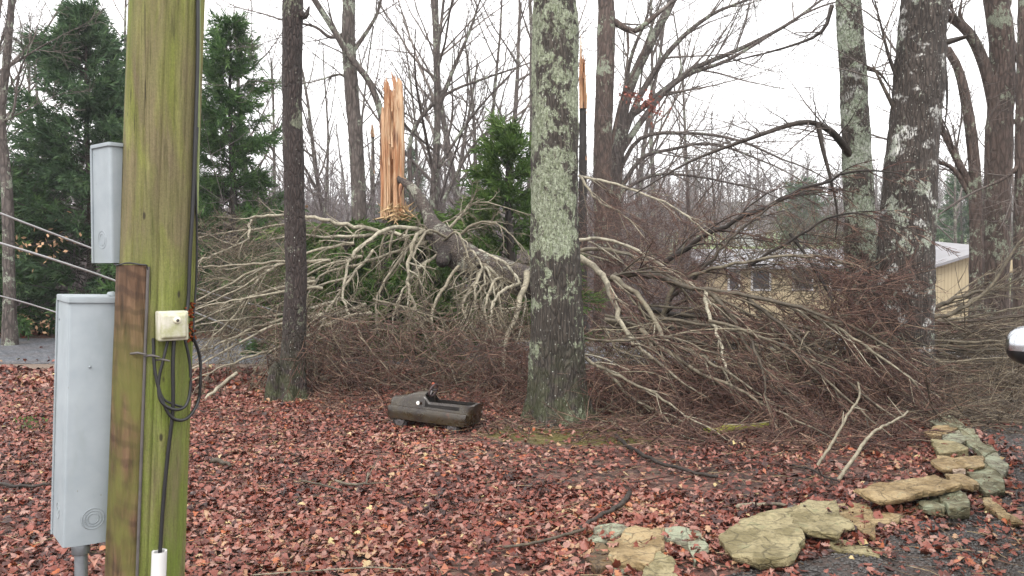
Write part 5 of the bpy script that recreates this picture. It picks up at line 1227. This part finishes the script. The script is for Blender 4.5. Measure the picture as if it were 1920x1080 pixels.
# tall lower box
cor = at(136, 800, 2.98)
zlo, zhi = at(116, 1028, 2.98).z, at(138, 556, 2.98).z
TB, OB, e1, e2, n1, n2 = cabinet('tall grey metal electrical box on the left side of the pole', at(117, 1000, 2.98) + Vector((0, 0, 0)), zlo, zhi, R(40), .20, .26, .022, 'electrical_box', .012)
TB.rotation_euler = (0, .040, 0)
off = lambda f: -e1 * .012 * math.sin(math.pi * f)
torus_rings(Vector(), e2 * .10 + n2 * .0 + off(.47) + Vector((0, 0, .10)), n2, (.040, .030, .020), GP, TB)
torus_rings(Vector(), e2 * .195 + off(.9) + Vector((0, 0, .085)), n2, (.022, .014), GP, TB)
torus_rings(Vector(), e1 * .10 + Vector((0, 0, .12)), n1, (.030, .012), GP, TB)
def screw(parent, p, nrm, r=.008, m=None):
    V = []; S = 12; u = Vector((0, 0, 1)); w_ = nrm.cross(u).normalized()
    for rr, h in ((1, 0), (.95, .4), (.6, .75), (0.01, .85)):
        for k in range(S): a = 2 * math.pi * k / S; V.append(p + (w_ * math.cos(a) + u * math.sin(a)) * r * rr + nrm * r * h)
    Fc = [(i * S + k, i * S + (k + 1) % S, (i + 1) * S + (k + 1) % S, (i + 1) * S + k) for i in range(3) for k in range(S)]
    return link('screw', mesh_py('screw', V, Fc, [m or GP], True), parent)
HH = zhi - zlo
screw(TB, e2 * .185 + off(.85) + Vector((0, 0, .19)), n2, .015)
screw(TB, e2 * .075 + off(.35) + Vector((0, 0, HH * .72)), n2, .005)
screw(TB, e1 * .16 + Vector((0, 0, HH * .9)), n1, .005)
screw(TB, e2 * .19 + off(.9) + Vector((0, 0, HH * .72)), n2, .005, GREYW)
tb = Tubes(); tb.add([Vector((0, 0, HH)) + e2 * .16 + e1 * .05, Vector((0, 0, HH + .012)) + e2 * .165 + e1 * .05, Vector((0, 0, HH + .02)) + e2 * .165 + e1 * .05], [.02, .02, .001], 10); tb.obj('lid_boss', GP, TB)
# steel pipe under it
CP = plain('galvanised pipe', (.23, .25, .27), .45, .5, .5, .2, 25)
pp = at(152, 1050, 3.07); V = []
tb = Tubes(Vector((pp.x, pp.y, 0))); X = Vector((pp.x, pp.y, 0))
tb.add([X + Vector((0, 0, -.02)), X + Vector((0, 0, zlo + .0))], [.024, .024], 20); o = tb.obj('riser_pipe', CP, None, X); tag(o, 'grey metal riser pipe under the tall electrical box', 'pipe')
tb = Tubes(X); tb.add([X + Vector((0, 0, zlo - .055)), X + Vector((0, 0, zlo - .05)), X + Vector((0, 0, zlo - .012)), X + Vector((0, 0, zlo - .004))], [.026, .034, .034, .028], 20); tb.obj('coupling', CP, o)
# upper box
cor = at(207, 380, 3.02)
zlo2, zhi2 = at(204, 493, 3.02).z, at(212, 266, 3.02).z
UB, OU, f1, f2, m1, m2 = cabinet('small upper grey metal box on the left side of the pole', cor, zlo2, zhi2, R(52), .15, .13, .014, 'electrical_box')
screw(UB, f2 * .05 + Vector((0, 0, .055)), m2, .012); screw(UB, f2 * .07 + Vector((0, 0, zhi2 - zlo2 - .05)), m2, .012); screw(UB, f2 * .065 + Vector((0, 0, .24)), m2, .005)
torus_rings(Vector(), f1 * .07 + Vector((0, 0, .09)), m1, (.034, .022), GP, UB)
# link nipple between both boxes
X = Vector((cor.x + .045, cor.y + .07, zhi)); tb = Tubes(X); tb.add([X + Vector((0, 0, -.02)), X + Vector((0, 0, zlo2 - zhi + .01))], [.017, .017], 14); o = tb.obj('conduit_nipple', CP, None, X); tag(o, 'short grey conduit between the upper and the tall box', 'pipe')
# junction box
a, z = ang_px(316, 606); JB = on_pole(z, a, .02); nrm = Vector((math.cos(a - .12), math.sin(a - .12), 0)); 
PV = plain('weathered cream plastic', (.56, .54, .42), .5, .45, 0, .12, 20)
mj, nj, bj = mat('algae stained plastic', .5, .45)
cj = mix(nj, ramp(nj, ntex(nj, coord(nj), 14, 5, .65), [(.42, 0), (.62, .8)]), (.46, .44, .37), (.27, .28, .12)); nj.links.new(cj, bj.inputs['Base Color'])
JT = thing('junction_box', 'small square cream plastic junction box on the front of the pole', 'junction box', JB)
yaw = math.atan2(nrm.y, nrm.x) + math.pi / 2
bevel_box('body', .108, .055, .112, .008, mj, JT, (nrm.x * .012, nrm.y * .012, 0), yaw)
def dome(bm):
    for v in bm.verts:
        if v.co.y < 0: v.co.x *= .82; v.co.z *= .82
bevel_box('cover', .098, .02, .102, .007, mj, JT, (nrm.x * .0445, nrm.y * .0445, 0), yaw, 3, dome)
s_ = screw(JT, nrm * .054 + Vector((nrm.y * -.008, nrm.x * .008, .022)), nrm, .014, PV)
screw(JT, nrm * .064 + Vector((nrm.y * -.008, nrm.x * .008, .022)), nrm, .006, plain('dark screw', (.05, .045, .04), .5))
bpy.data.objects[s_.name].name = 'screw_seat'
# rust streak of oxidised tape beside the box
tb = Tubes(PO); RU = plain('rust flakes', (.18, .045, .015), .9, .1, 0, .5, 40, .9)
for k in range(26):
    y = random.uniform(568, 640); a, z = ang_px(random.uniform(346, 355), y); p = on_pole(z, a, .014); tb.add([p, p + rvec() * .008, p + rvec() * .014], [.005, .007, .002], 5)
tb.obj('rust_crust', RU, POLE)

# ------------------------------------------------------------------ overhead cables brought down
WG = plain('grey stranded wire', (.33, .33, .33), .5, .5, .3, .15, 20)
def wire(label, px, r=.014, sag=.0, m=None, cat='cable', group=None):
    q = smooth_path([at(*p) for p in px], 6); b = Vector((q[0].x, q[0].y, 0)); tb = Tubes(b); tb.add(q, [r] * len(q), 6)
    tag(tb.obj('downed_cable', m or WG, None, b), label, cat, group)
wire('highest grey wire slanting down behind the grey boxes', [(-120, 352, 9), (0, 400, 9.5), (170, 465, 10.5), (390, 548, 12), (500, 578, 12.5), (560, 600, 13)])
wire('second grey wire slanting down toward the pole', [(-120, 422, 8.4), (0, 456, 8.8), (110, 490, 9.3), (225, 530, 10), (400, 600, 11), (520, 652, 11.6)])
wire('lowest faint wire passing behind the tall grey box', [(-120, 528, 8.5), (0, 555, 9), (100, 584, 9.5), (240, 632, 10), (360, 690, 11.2)], .009)
for lb, pp in (('upper thin white wire right of the shed', [(1835, 512, 24), (1880, 504, 22), (1960, 490, 20)]), ('lower thin white wire right of the shed', [(1835, 540, 24), (1880, 534, 22), (1960, 522, 20)])):
    q = [at(*p) for p in pp]; b = Vector((q[0].x, q[0].y, 0)); tb = Tubes(b); tb.add(q, [.012] * 3, 5); tag(tb.obj('fence_wire', WHITE, None, b), lb, 'wire')

# ------------------------------------------------------------------ sheds and far house
def vboards(name, col, col2, s=9):
    m, n, b = mat(name, .8, .2); v = coord(n); wv = N(n, 'ShaderNodeTexWave', wave_type='BANDS', bands_direction='X'); wv.inputs['Scale'].default_value = s / 6.28 * 2; n.links.new(v, wv.inputs['Vector'])
    c = mix(n, ntex(n, coord(n, (1, 1, .15)), 8, 5), col, col2); c = mix(n, ramp(n, wv.outputs['Fac'], [(.0, .6), (.1, 0)]), c, tuple(x * .4 for x in col)); n.links.new(c, b.inputs['Base Color']); return m
WB = vboards('tan board siding', (.33, .27, .17), (.44, .37, .25)); RF = plain('grey metal roof', (.19, .185, .195), .5, .5, 0, .12, 1.5); DK = plain('dark opening', (.03, .03, .035), .4, .5); WT = plain('white trim', (.42, .42, .42))
def box(name, x0, x1, y0, y1, z0, z1, m, parent, O):
    V = [Vector((x, y, z)) - O for z in (z0, z1) for y in (y0, y1) for x in (x0, x1)]
    return link(name, mesh_py(name, V, [(0, 1, 3, 2)[::-1], (4, 5, 7, 6), (0, 1, 5, 4), (2, 3, 7, 6)[::-1], (0, 2, 6, 4)[::-1], (1, 3, 7, 5)], [m]), parent)
SY = 32
xa, xb = at(1325, 500, SY).x, at(1655, 500, SY).x; ez = at(0, 497, SY).z; g0 = gz(xa, SY) - .3; O = Vector((xa, SY, 0))
SH = thing('shed', 'long low tan shed with grey roof behind the fallen crown', 'shed', O)
box('wall', xa, xb, SY, SY + 5, g0, ez, WB, SH, O)
V = [(xa - .3, SY - .35, ez - .05), (xb + .3, SY - .35, ez - .05), (xb + .3, SY + 3, ez + .72), (xa - .3, SY + 3, ez + .72), (xb + .3, SY + 5.4, ez), (xa - .3, SY + 5.4, ez)]
V = [Vector(v) - O for v in V]; V += [v - Vector((0, 0, .1)) for v in V]
link('roof', mesh_py('roof', V, [(0, 1, 2, 3), (3, 2, 4, 5), (0, 6, 7, 1), (1, 7, 8, 2), (0, 3, 9, 6), (2, 8, 10, 4), (3, 5, 11, 9), (6, 9, 8, 7), (9, 11, 10, 8)], [RF]), SH)
for x0, x1 in ((1368, 1392), (1412, 1450), (1490, 1530), (1560, 1585)):
    w_ = box('window', at(x0, 0, SY).x, at(x1, 0, SY).x, SY - .04, SY + .02, at(0, 545, SY).z, at(0, 505, SY).z, WT, SH, O)
    box('pane', at(x0, 0, SY).x + .08, at(x1, 0, SY).x - .08, SY - .06, SY - .03, at(0, 545, SY).z + .08, at(0, 505, SY).z - .08, DK, w_, O)
SY = 25
xa, xb = at(1700, 500, SY).x, at(1836, 500, SY).x; za, zb = at(0, 512, SY).z, at(0, 468, SY).z; g0 = gz(xa, SY) - .3; O = Vector((xa, SY, 0))
SH = thing('shed', 'tan wooden shed wall with sloping roof right of the leaning trunk', 'shed', O)
V = [Vector(v) - O for v in ((xa, SY, g0), (xb, SY, g0), (xb, SY, zb), (xa, SY, za), (xa, SY + 4, g0), (xb, SY + 4, g0), (xb, SY + 4, zb + .3), (xa, SY + 4, za + .55))]
link('wall', mesh_py('wall', V, [(0, 1, 2, 3), (5, 4, 7, 6), (1, 5, 6, 2), (4, 0, 3, 7), (3, 2, 6, 7)], [WB]), SH)
V = [Vector(v) - O for v in ((xa - .4, SY - .3, za - .10), (xb + .25, SY - .3, zb + .08), (xb + .25, SY + 4.2, zb + .45), (xa - .4, SY + 4.2, za + .95))]; V += [v - Vector((0, 0, .09)) for v in V]
link('roof', mesh_py('roof', V, [(0, 1, 2, 3), (0, 4, 5, 1), (1, 5, 6, 2), (2, 6, 7, 3), (3, 7, 4, 0), (7, 6, 5, 4)], [RF]), SH)
p = at(1886, 600, 20); O = Vector((p.x, 20, gz(p.x, 20))); SG = thing('wooden_post', 'yellowish wooden post with a small board at the right edge', 'post', O)
box('post', p.x - .06, p.x + .06, 20, 20.1, O.z - .1, at(0, 500, 20).z, WB, SG, O); z1, z2 = at(0, 512, 20).z, at(0, 483, 20).z
me = mesh_py('board', [Vector(v) - O for y in (19.94, 19.99) for v in ((p.x - .22, y, z1), (p.x + .16, y, z1), (p.x + .2, y, z2 - .1), (p.x, y, z2), (p.x - .22, y, z2 - .12))], [(0, 1, 2, 3, 4), (9, 8, 7, 6, 5)] + [(i, i + 5, (i + 1) % 5 + 5, (i + 1) % 5) for i in range(5)], [WB]); link('board', me, SG)
# white house far away
p = at(1402, 452, 95); gzz = gz(p.x, 95); O = Vector((p.x, 95, gzz)); HS = thing('white_house', 'tiny white house on the far green field above the shed', 'house', O)
box('wall', p.x - 1.6, p.x + 1.8, 95, 98, gzz - .3, gzz + 1.4, WT, HS, O); V = [Vector(v) - O for v in ((p.x - 1.8, 94.8, gzz + 1.35), (p.x + 2, 94.8, gzz + 1.35), (p.x + 2, 96.5, gzz + 2.3), (p.x - 1.8, 96.5, gzz + 2.3), (p.x + 2, 98.2, gzz + 1.35), (p.x - 1.8, 98.2, gzz + 1.35))]
link('roof', mesh_py('roof', V, [(0, 1, 2, 3), (3, 2, 4, 5), (0, 3, 5), (1, 4, 2)], [RF]), HS)

# ------------------------------------------------------------------ red leaf spray caught in the branches
def leafspray(name, label, pts, n, s, m, seed, spread=.35):
    random.seed(seed); P = [at(*p) for p in pts]; O = P[0]; t = thing(name, label, 'leaves', O); q = smooth_path(P, 4); tb = Tubes(O); tb.add(q, list(np.linspace(.015, .005, len(q))), 4); tb.obj('twig', M['limb_dark'], t)
    V = []; Fc = []
    for k in range(n):
        b = random.choice(q) + rvec() * spread * random.random() - O; d = rvec() * s; d.z = -abs(d.z); sd = d.cross(rvec()).normalized() * s * .3; i = len(V); V += [b, b + d * .5 + sd, b + d, b + d * .5 - sd]; Fc.append((i, i + 1, i + 2, i + 3))
    link('leaves', mesh_py('leaves', V, Fc, [m]), t)
REDL = plain('dry red leaves', (.20, .065, .045), .7, .3, 0, .5, 4); TANL = plain('dry tan leaves', (.42, .26, .15), .7, .3, 0, .4, 4)
leafspray('leaf_spray', 'spray of dry red leaves hanging in the bare trees right of the big trunk', [(1172, 172, 17), (1190, 180, 17), (1215, 195, 17), (1238, 212, 17)], 170, .09, REDL, 1, .32)
leafspray('leaf_spray', 'tan dead leaves low in the wood left of the stump', [(585, 425, 16), (620, 440, 16), (650, 430, 16)], 60, .12, TANL, 2, .5)
leafspray('leaf_spray', 'tan dead leaves hanging on the large dark cedar', [(20, 460, 17), (70, 460, 17), (130, 440, 17)], 70, .12, TANL, 3, .6)
leafspray('leaf_spray', 'brown dead leaves under the large dark cedar by the road', [(0, 600, 17.9), (60, 606, 17.9), (100, 604, 17.9)], 90, .12, TANL, 4, .35)

# ------------------------------------------------------------------ pedal car
def pedal_car():
    c0 = gnd(812, 800); O = Vector((c0.x, c0.y, 0)); t = thing('pedal_car', 'old dark rusty toy pedal car lying in the leaves before the fallen tree', 'toy car', O)
    m, n, b = mat('old dark olive paint', .3, .6); v = coord(n)
    c = mix(n, ramp(n, ntex(n, v, 5, 6, .65), [(.4, 0), (.62, 1)]), (.014, .008, .005), (.034, .024, .011)); c = mix(n, ramp(n, ntex(n, v, 14, 6, .7), [(.6, 0), (.68, .8)]), c, (.07, .028, .014))
    c = mix(n, ramp(n, ntex(n, v, 60, 4, .7), [(.66, 0), (.72, .7)]), c, (.35, .35, .2)); n.links.new(c, b.inputs['Base Color']); n.links.new(ramp(n, ntex(n, v, 12, 4), [(.35, .2), (.7, .5)]), b.inputs['Roughness'])
    PAINT = m; DKI = plain('dark inside', (.012, .010, .009), .8, .2)
    st = np.linspace(-.44, .44, 45); V = []
    def prof(x):
        u = (x + .44) / .88
        endn = min(1, (1 - abs(2 * u - 1) ** 8)); rnd = max(.02, 1 - max(0, (.06 - u) / .06) ** 2) ** .5 * max(.02, 1 - max(0, (u - .96) / .04) ** 2) ** .5
        W = .135 * (.80 + .2 * rnd); Wl = .205 * (.72 + .28 * rnd)
        zb = .080 + .02 * (1 - rnd); belt = .228 - .01 * u + (-.02 * (1 - rnd)); 
        hood = u < .45
        top = .262 + .078 * sstep(0, .38, u) if hood else lerp(.290, .300, (u - .45) / .55)
        if .45 <= u < .5: top = lerp(.34, .29, (u - .45) / .05)
        return W, Wl, zb, belt, top, hood, rnd
    for x in st:
        W, Wl, zb, belt, top, hood, rnd = prof(x)
        open_ = (not hood) and x < .40
        side = [(0, zb), (Wl * .8, zb), (Wl * .97, zb + .015), (Wl, (zb + belt) / 2), (Wl * 1.0, belt - .028), (Wl * .95, belt - .004), (W * 1.03, belt - .008), (W * 1.0, belt + .012), (W * .9, top - .03), (W * .84, top - .008)]
        if hood: inn = [(W * .72, top + .008), (W * .5, top + .02), (W * .25, top + .027), (0, top + .03)]
        elif open_: inn = [(W * .76, top - .008), (W * .74, belt), (W * .70, zb + .02), (0, zb + .015)]
        else: inn = [(W * .72, top), (W * .5, top + .004), (W * .25, top + .006), (0, top + .006)]
        half = side + inn
        full = half + [(-a_, b_) for a_, b_ in reversed(half[1:-1])]
        V += [Vector((x + (max(0, (u_t - .9) / .1) * (b_ - zb) * .25), a_ * (1 + max(0, (u_t - .86) / .14) * .25 * sstep(belt, top, b_)), b_)) for u_t in ((x + .44) / .88,) for a_, b_ in full]
    S = len(full); K = len(st); Fq = [(k * S + i, (k + 1) * S + i, (k + 1) * S + (i + 1) % S, k * S + (i + 1) % S) for k in range(K - 1) for i in range(S)]
    Fq += [list(range(S)), list(reversed(range((K - 1) * S, K * S)))]
    me = mesh_py('body', V, Fq, [PAINT, DKI], True)
    for p in me.polygons:
        if len(p.vertices) == 4 and abs(p.center.y) < .13 and p.center.z < .27 and p.center.z > .09 and p.center.x > -.05 and p.center.x < .4: p.material_index = 1
    link('body', me, t)
    for sx in (-.29, .29):
        for sy in (-.15, .15):
            tb = Tubes(); tb.add([(sx, sy - .02, .075), (sx, sy - .018, .075), (sx, sy + .018, .075), (sx, sy + .02, .075)], [.06, .078, .078, .06], 26); wh = tb.obj('wheel', plain('old rubber', (.03, .028, .027), .8), t)
            V = []; 
            for rr, h in ((.055, 0), (.05, .006), (.03, .004), (.012, .012), (.001, .014)):
                for k in range(18): a = 2 * math.pi * k / 18; V.append((sx + math.cos(a) * rr, sy + (-.021 - h) * (1 if sy < 0 else -1), .075 + math.sin(a) * rr))
            link('hubcap', mesh_py('hubcap', V, [(i * 18 + k, i * 18 + (k + 1) % 18, (i + 1) * 18 + (k + 1) % 18, (i + 1) * 18 + k) for i in range(4) for k in range(18)], [plain('dull grey metal', (.12, .11, .11), .5, .5, .6)], True), wh)
    # steering wheel, tilted
    q = [Vector((-.02 + .035 * math.cos(a) * .6, .078 * math.sin(a), .385 + .062 * math.cos(a))) for a in np.linspace(0, 2 * math.pi, 25)]
    tb = Tubes(); tb.add(q, [.010] * 25, 8); sw = tb.obj('steering_wheel', plain('faded grip', (.05, .03, .03), .6, .4, 0, .4), t)
    tb = Tubes(); hub = Vector((-.03, 0, .38)); tb.add([hub, Vector((-.12, 0, .30))], [.011, .011], 8)
    for a in (1.57, 3.67, 5.76): tb.add([hub, Vector((-.02 + .021 * math.cos(a), .078 * math.sin(a), .385 + .062 * math.cos(a)))], [.009, .007], 6)
    tb.obj('spokes', plain('spoke metal', (.10, .09, .09), .45, .5, .5), sw)
    tb = Tubes(); tb.add([Vector((-.04 + .01 * k, .01, .452 - .004 * k)) for k in range(4)], [.012, .016, .014, .004], 6); tb.obj('red_cap', plain('red plastic', (.25, .05, .02), .6), t)
    # white round lamp on the cowl side
    V = []
    for rr, h in ((.018, 0), (.017, .006), (.010, .008), (.001, .010)):
        for k in range(18): a = 2 * math.pi * k / 18; V.append((-.10 + math.cos(a) * rr, -.158 - h, .268 + math.sin(a) * rr * 1.1))
    link('round_lamp', mesh_py('round_lamp', V, [(i * 18 + k, i * 18 + (k + 1) % 18, (i + 1) * 18 + (k + 1) % 18, (i + 1) * 18 + k) for i in range(3) for k in range(18)], [plain('white lamp', (.75, .75, .70), .35)], True), t)
    t.rotation_euler = (R(-2), R(2.5), R(-22)); t.location.z = -.022
    return t
pedal_car()

# ------------------------------------------------------------------ parked car by the right edge (only its door mirror shows)
def parked():
    mp = at(1916, 648, 4.5); fr = Vector((960, F, 0)).normalized()      # direction of the frame's right edge on the ground
    O = Vector((mp.x, mp.y, 0)) + Vector((.33, 0, 0)); yaw = math.atan2(-fr.y, -fr.x)
    t = thing('parked_car', 'dark parked car beyond the right edge, only its chrome topped door mirror shows', 'car', O)
    BP = plain('dark car paint', (.02, .022, .026), .25, .6, .2, .05, 3); CH = plain('chrome cap', (.5, .52, .55), .18, .5, 1.0, .05, 10); BK = plain('black plastic', (.008, .008, .009), .35, .5)
    d = -fr; s = Vector((fr.y, -fr.x, 0))     # d: towards the bonnet, s: away from the picture
    def pt(u, v, z): return d * u + s * v + Vector((0, 0, z))
    secs = [(1.9, .12, .45, .80, .80), (1.75, .04, .35, .92, .92), (.9, .0, .30, .98, .98), (.45, 0, .28, 1.02, 1.05), (-.25, 0, .28, 1.05, 1.48), (-1.2, 0, .28, 1.05, 1.5), (-1.9, .02, .28, 1.04, 1.4), (-2.45, .10, .4, .98, 1.0)]
    V = []
    for u, ins, zb, bl, tp in secs:
        w_ = 1.8; c = [(ins, zb), (ins, (zb + bl) / 2), (ins + .03, bl), (ins + (.26 if tp > bl + .1 else .1), tp)]
        c = c + [(w_ - a_, b_) for a_, b_ in reversed(c)]; V += [pt(u, a_, b_) for a_, b_ in c]
    S = 8; K = len(secs); Fc = [(k * S + i, k * S + (i + 1) % S, (k + 1) * S + (i + 1) % S, (k + 1) * S + i) for k in range(K - 1) for i in range(S)] + [list(range(S)), list(reversed(range((K - 1) * S, K * S)))]
    GL = plain('car glass', (.006, .008, .009), .04, .8); SEAL = plain('window seal', (.006, .006, .006), .7)
    body = link('body', mesh_py('body', V, Fc, [BP], True), t); md = body.modifiers.new('round', 'BEVEL'); md.width = .07; md.segments = 4; md.limit_method = 'ANGLE'; md.angle_limit = R(12); md.harden_normals = True
    def pane(nm, P4, par=body, m_=GL, out=.012):
        c4 = sum(P4, Vector()) / 4; nn = (P4[1] - P4[0]).cross(P4[3] - P4[0]).normalized(); mid = pt(-.8, .9, .9)
        if nn.dot(c4 - mid) < 0: nn = -nn
        A_ = [c4 + (p - c4) * .84 for p in P4]; VV = [p + nn * out for p in A_] + [p - nn * .02 for p in A_]
        link(nm, mesh_py(nm, VV, [(0, 1, 2, 3), (7, 6, 5, 4), (0, 4, 5, 1), (1, 5, 6, 2), (2, 6, 7, 3), (3, 7, 4, 0)], [m_]), par)
    g_ = [[pt(u, ins + .03, bl), pt(u, ins + .26, tp), pt(u, 1.8 - ins - .26, tp), pt(u, 1.8 - ins - .03, bl)] for u, ins, zb, bl, tp in secs]
    pane('windscreen', [pt(.45, .13, 1.05), pt(-.25, .26, 1.48), pt(-.25, 1.54, 1.48), pt(.45, 1.67, 1.05)])
    for a_, b_ in ((4, 5), (5, 6)):
        for i0, i1 in ((0, 1), (3, 2)): pane('side_window', [g_[a_][i0], g_[a_][i1], g_[b_][i1], g_[b_][i0]])
    pane('rear_window', [g_[6][1], g_[6][2], g_[7][2], g_[7][1]])
    for v in (.32, 1.48): pane('headlight', [pt(1.915, v - .18, .58), pt(1.915, v + .18, .58), pt(1.915, v + .18, .74), pt(1.915, v - .18, .74)], body, CH, .02)
    pane('grille', [pt(1.91, .55, .5), pt(1.91, 1.25, .5), pt(1.91, 1.25, .72), pt(1.91, .55, .72)], body, SEAL, .015)
    for u in (1.15, -1.65):
        for v in (.1, 1.7):
            tb = Tubes(); tb.add([pt(u, v - .1, .33), pt(u, v - .09, .33), pt(u, v + .09, .33), pt(u, v + .1, .33)], [.26, .33, .33, .26], 28); wh = tb.obj('wheel', BK, t)
            tb = Tubes(); tb.add([pt(u, v - .11, .33), pt(u, v + .11, .33)], [.20, .20], 24); tb.obj('rim', plain('rim metal', (.4, .4, .42), .3, .5, .8), wh)
    # mirror: rounded shell, chrome upper half
    c = mp - O; n1, n2 = 20, 28
    V = []; Fc = []
    ex, ey, ez_ = Vector((1, 0, 0)), Vector((0, 1, 0)), Vector((0, 0, 1))
    for i in range(n1 + 1):
        th = math.pi * i / n1
        for j in range(n2):
            ph = 2 * math.pi * j / n2; sg = lambda q, e: math.copysign(abs(q) ** e, q)
            V.append(c + Vector((.085, 0, 0)) + ex * .165 * sg(math.sin(th), .75) * sg(math.cos(ph), .8) + ey * .08 * sg(math.sin(th), .75) * sg(math.sin(ph), .8) + ez_ * .115 * sg(math.cos(th), .8))
    up = [(i * n2 + j, (i + 1) * n2 + j, (i + 1) * n2 + (j + 1) % n2, i * n2 + (j + 1) % n2) for i in range(n1) for j in range(n2)]
    lo = mesh_py('mirror_housing', V, [f for f in up if f[0] // n2 >= n1 * .5], [BK], True); h = link('mirror_housing', lo, t)
    V2 = [c + Vector((.085, 0, 0)) + (v - c - Vector((.085, 0, 0))) * 1.015 for v in V]
    link('chrome_cap', mesh_py('chrome_cap', V2, [f for f in up if f[0] // n2 < n1 * .52], [CH], True), h)
    tb = Tubes(); tb.add([c + Vector((.15, 0, -.06)), c + Vector((.26, -.01, -.10)), c + Vector((.36, 0, -.12))], [.03, .028, .04], 10); tb.obj('mirror_arm', BK, h)
parked()

# ------------------------------------------------------------------ air: damp haze over the whole place
HAZE = True
if HAZE:
    V = [(x, y, z) for z in (-3, 42) for y in (-35, 440) for x in (-440, 440)]
    me = mesh_py('haze', V, [(0, 2, 3, 1), (4, 5, 7, 6), (0, 1, 5, 4), (2, 6, 7, 3), (0, 4, 6, 2), (1, 3, 7, 5)])
    hm = bpy.data.materials.new('damp air'); hm.use_nodes = True; n = hm.node_tree; n.nodes.remove(n.nodes['Principled BSDF'])
    pv = n.nodes.new('ShaderNodeVolumePrincipled'); pv.inputs['Color'].default_value = (.92, .94, .97, 1); pv.inputs['Density'].default_value = .0010; pv.inputs['Anisotropy'].default_value = .2
    n.links.new(pv.outputs[0], n.nodes['Material Output'].inputs['Volume']); me.materials.append(hm)
    struct(link('haze', me), 'stuff')
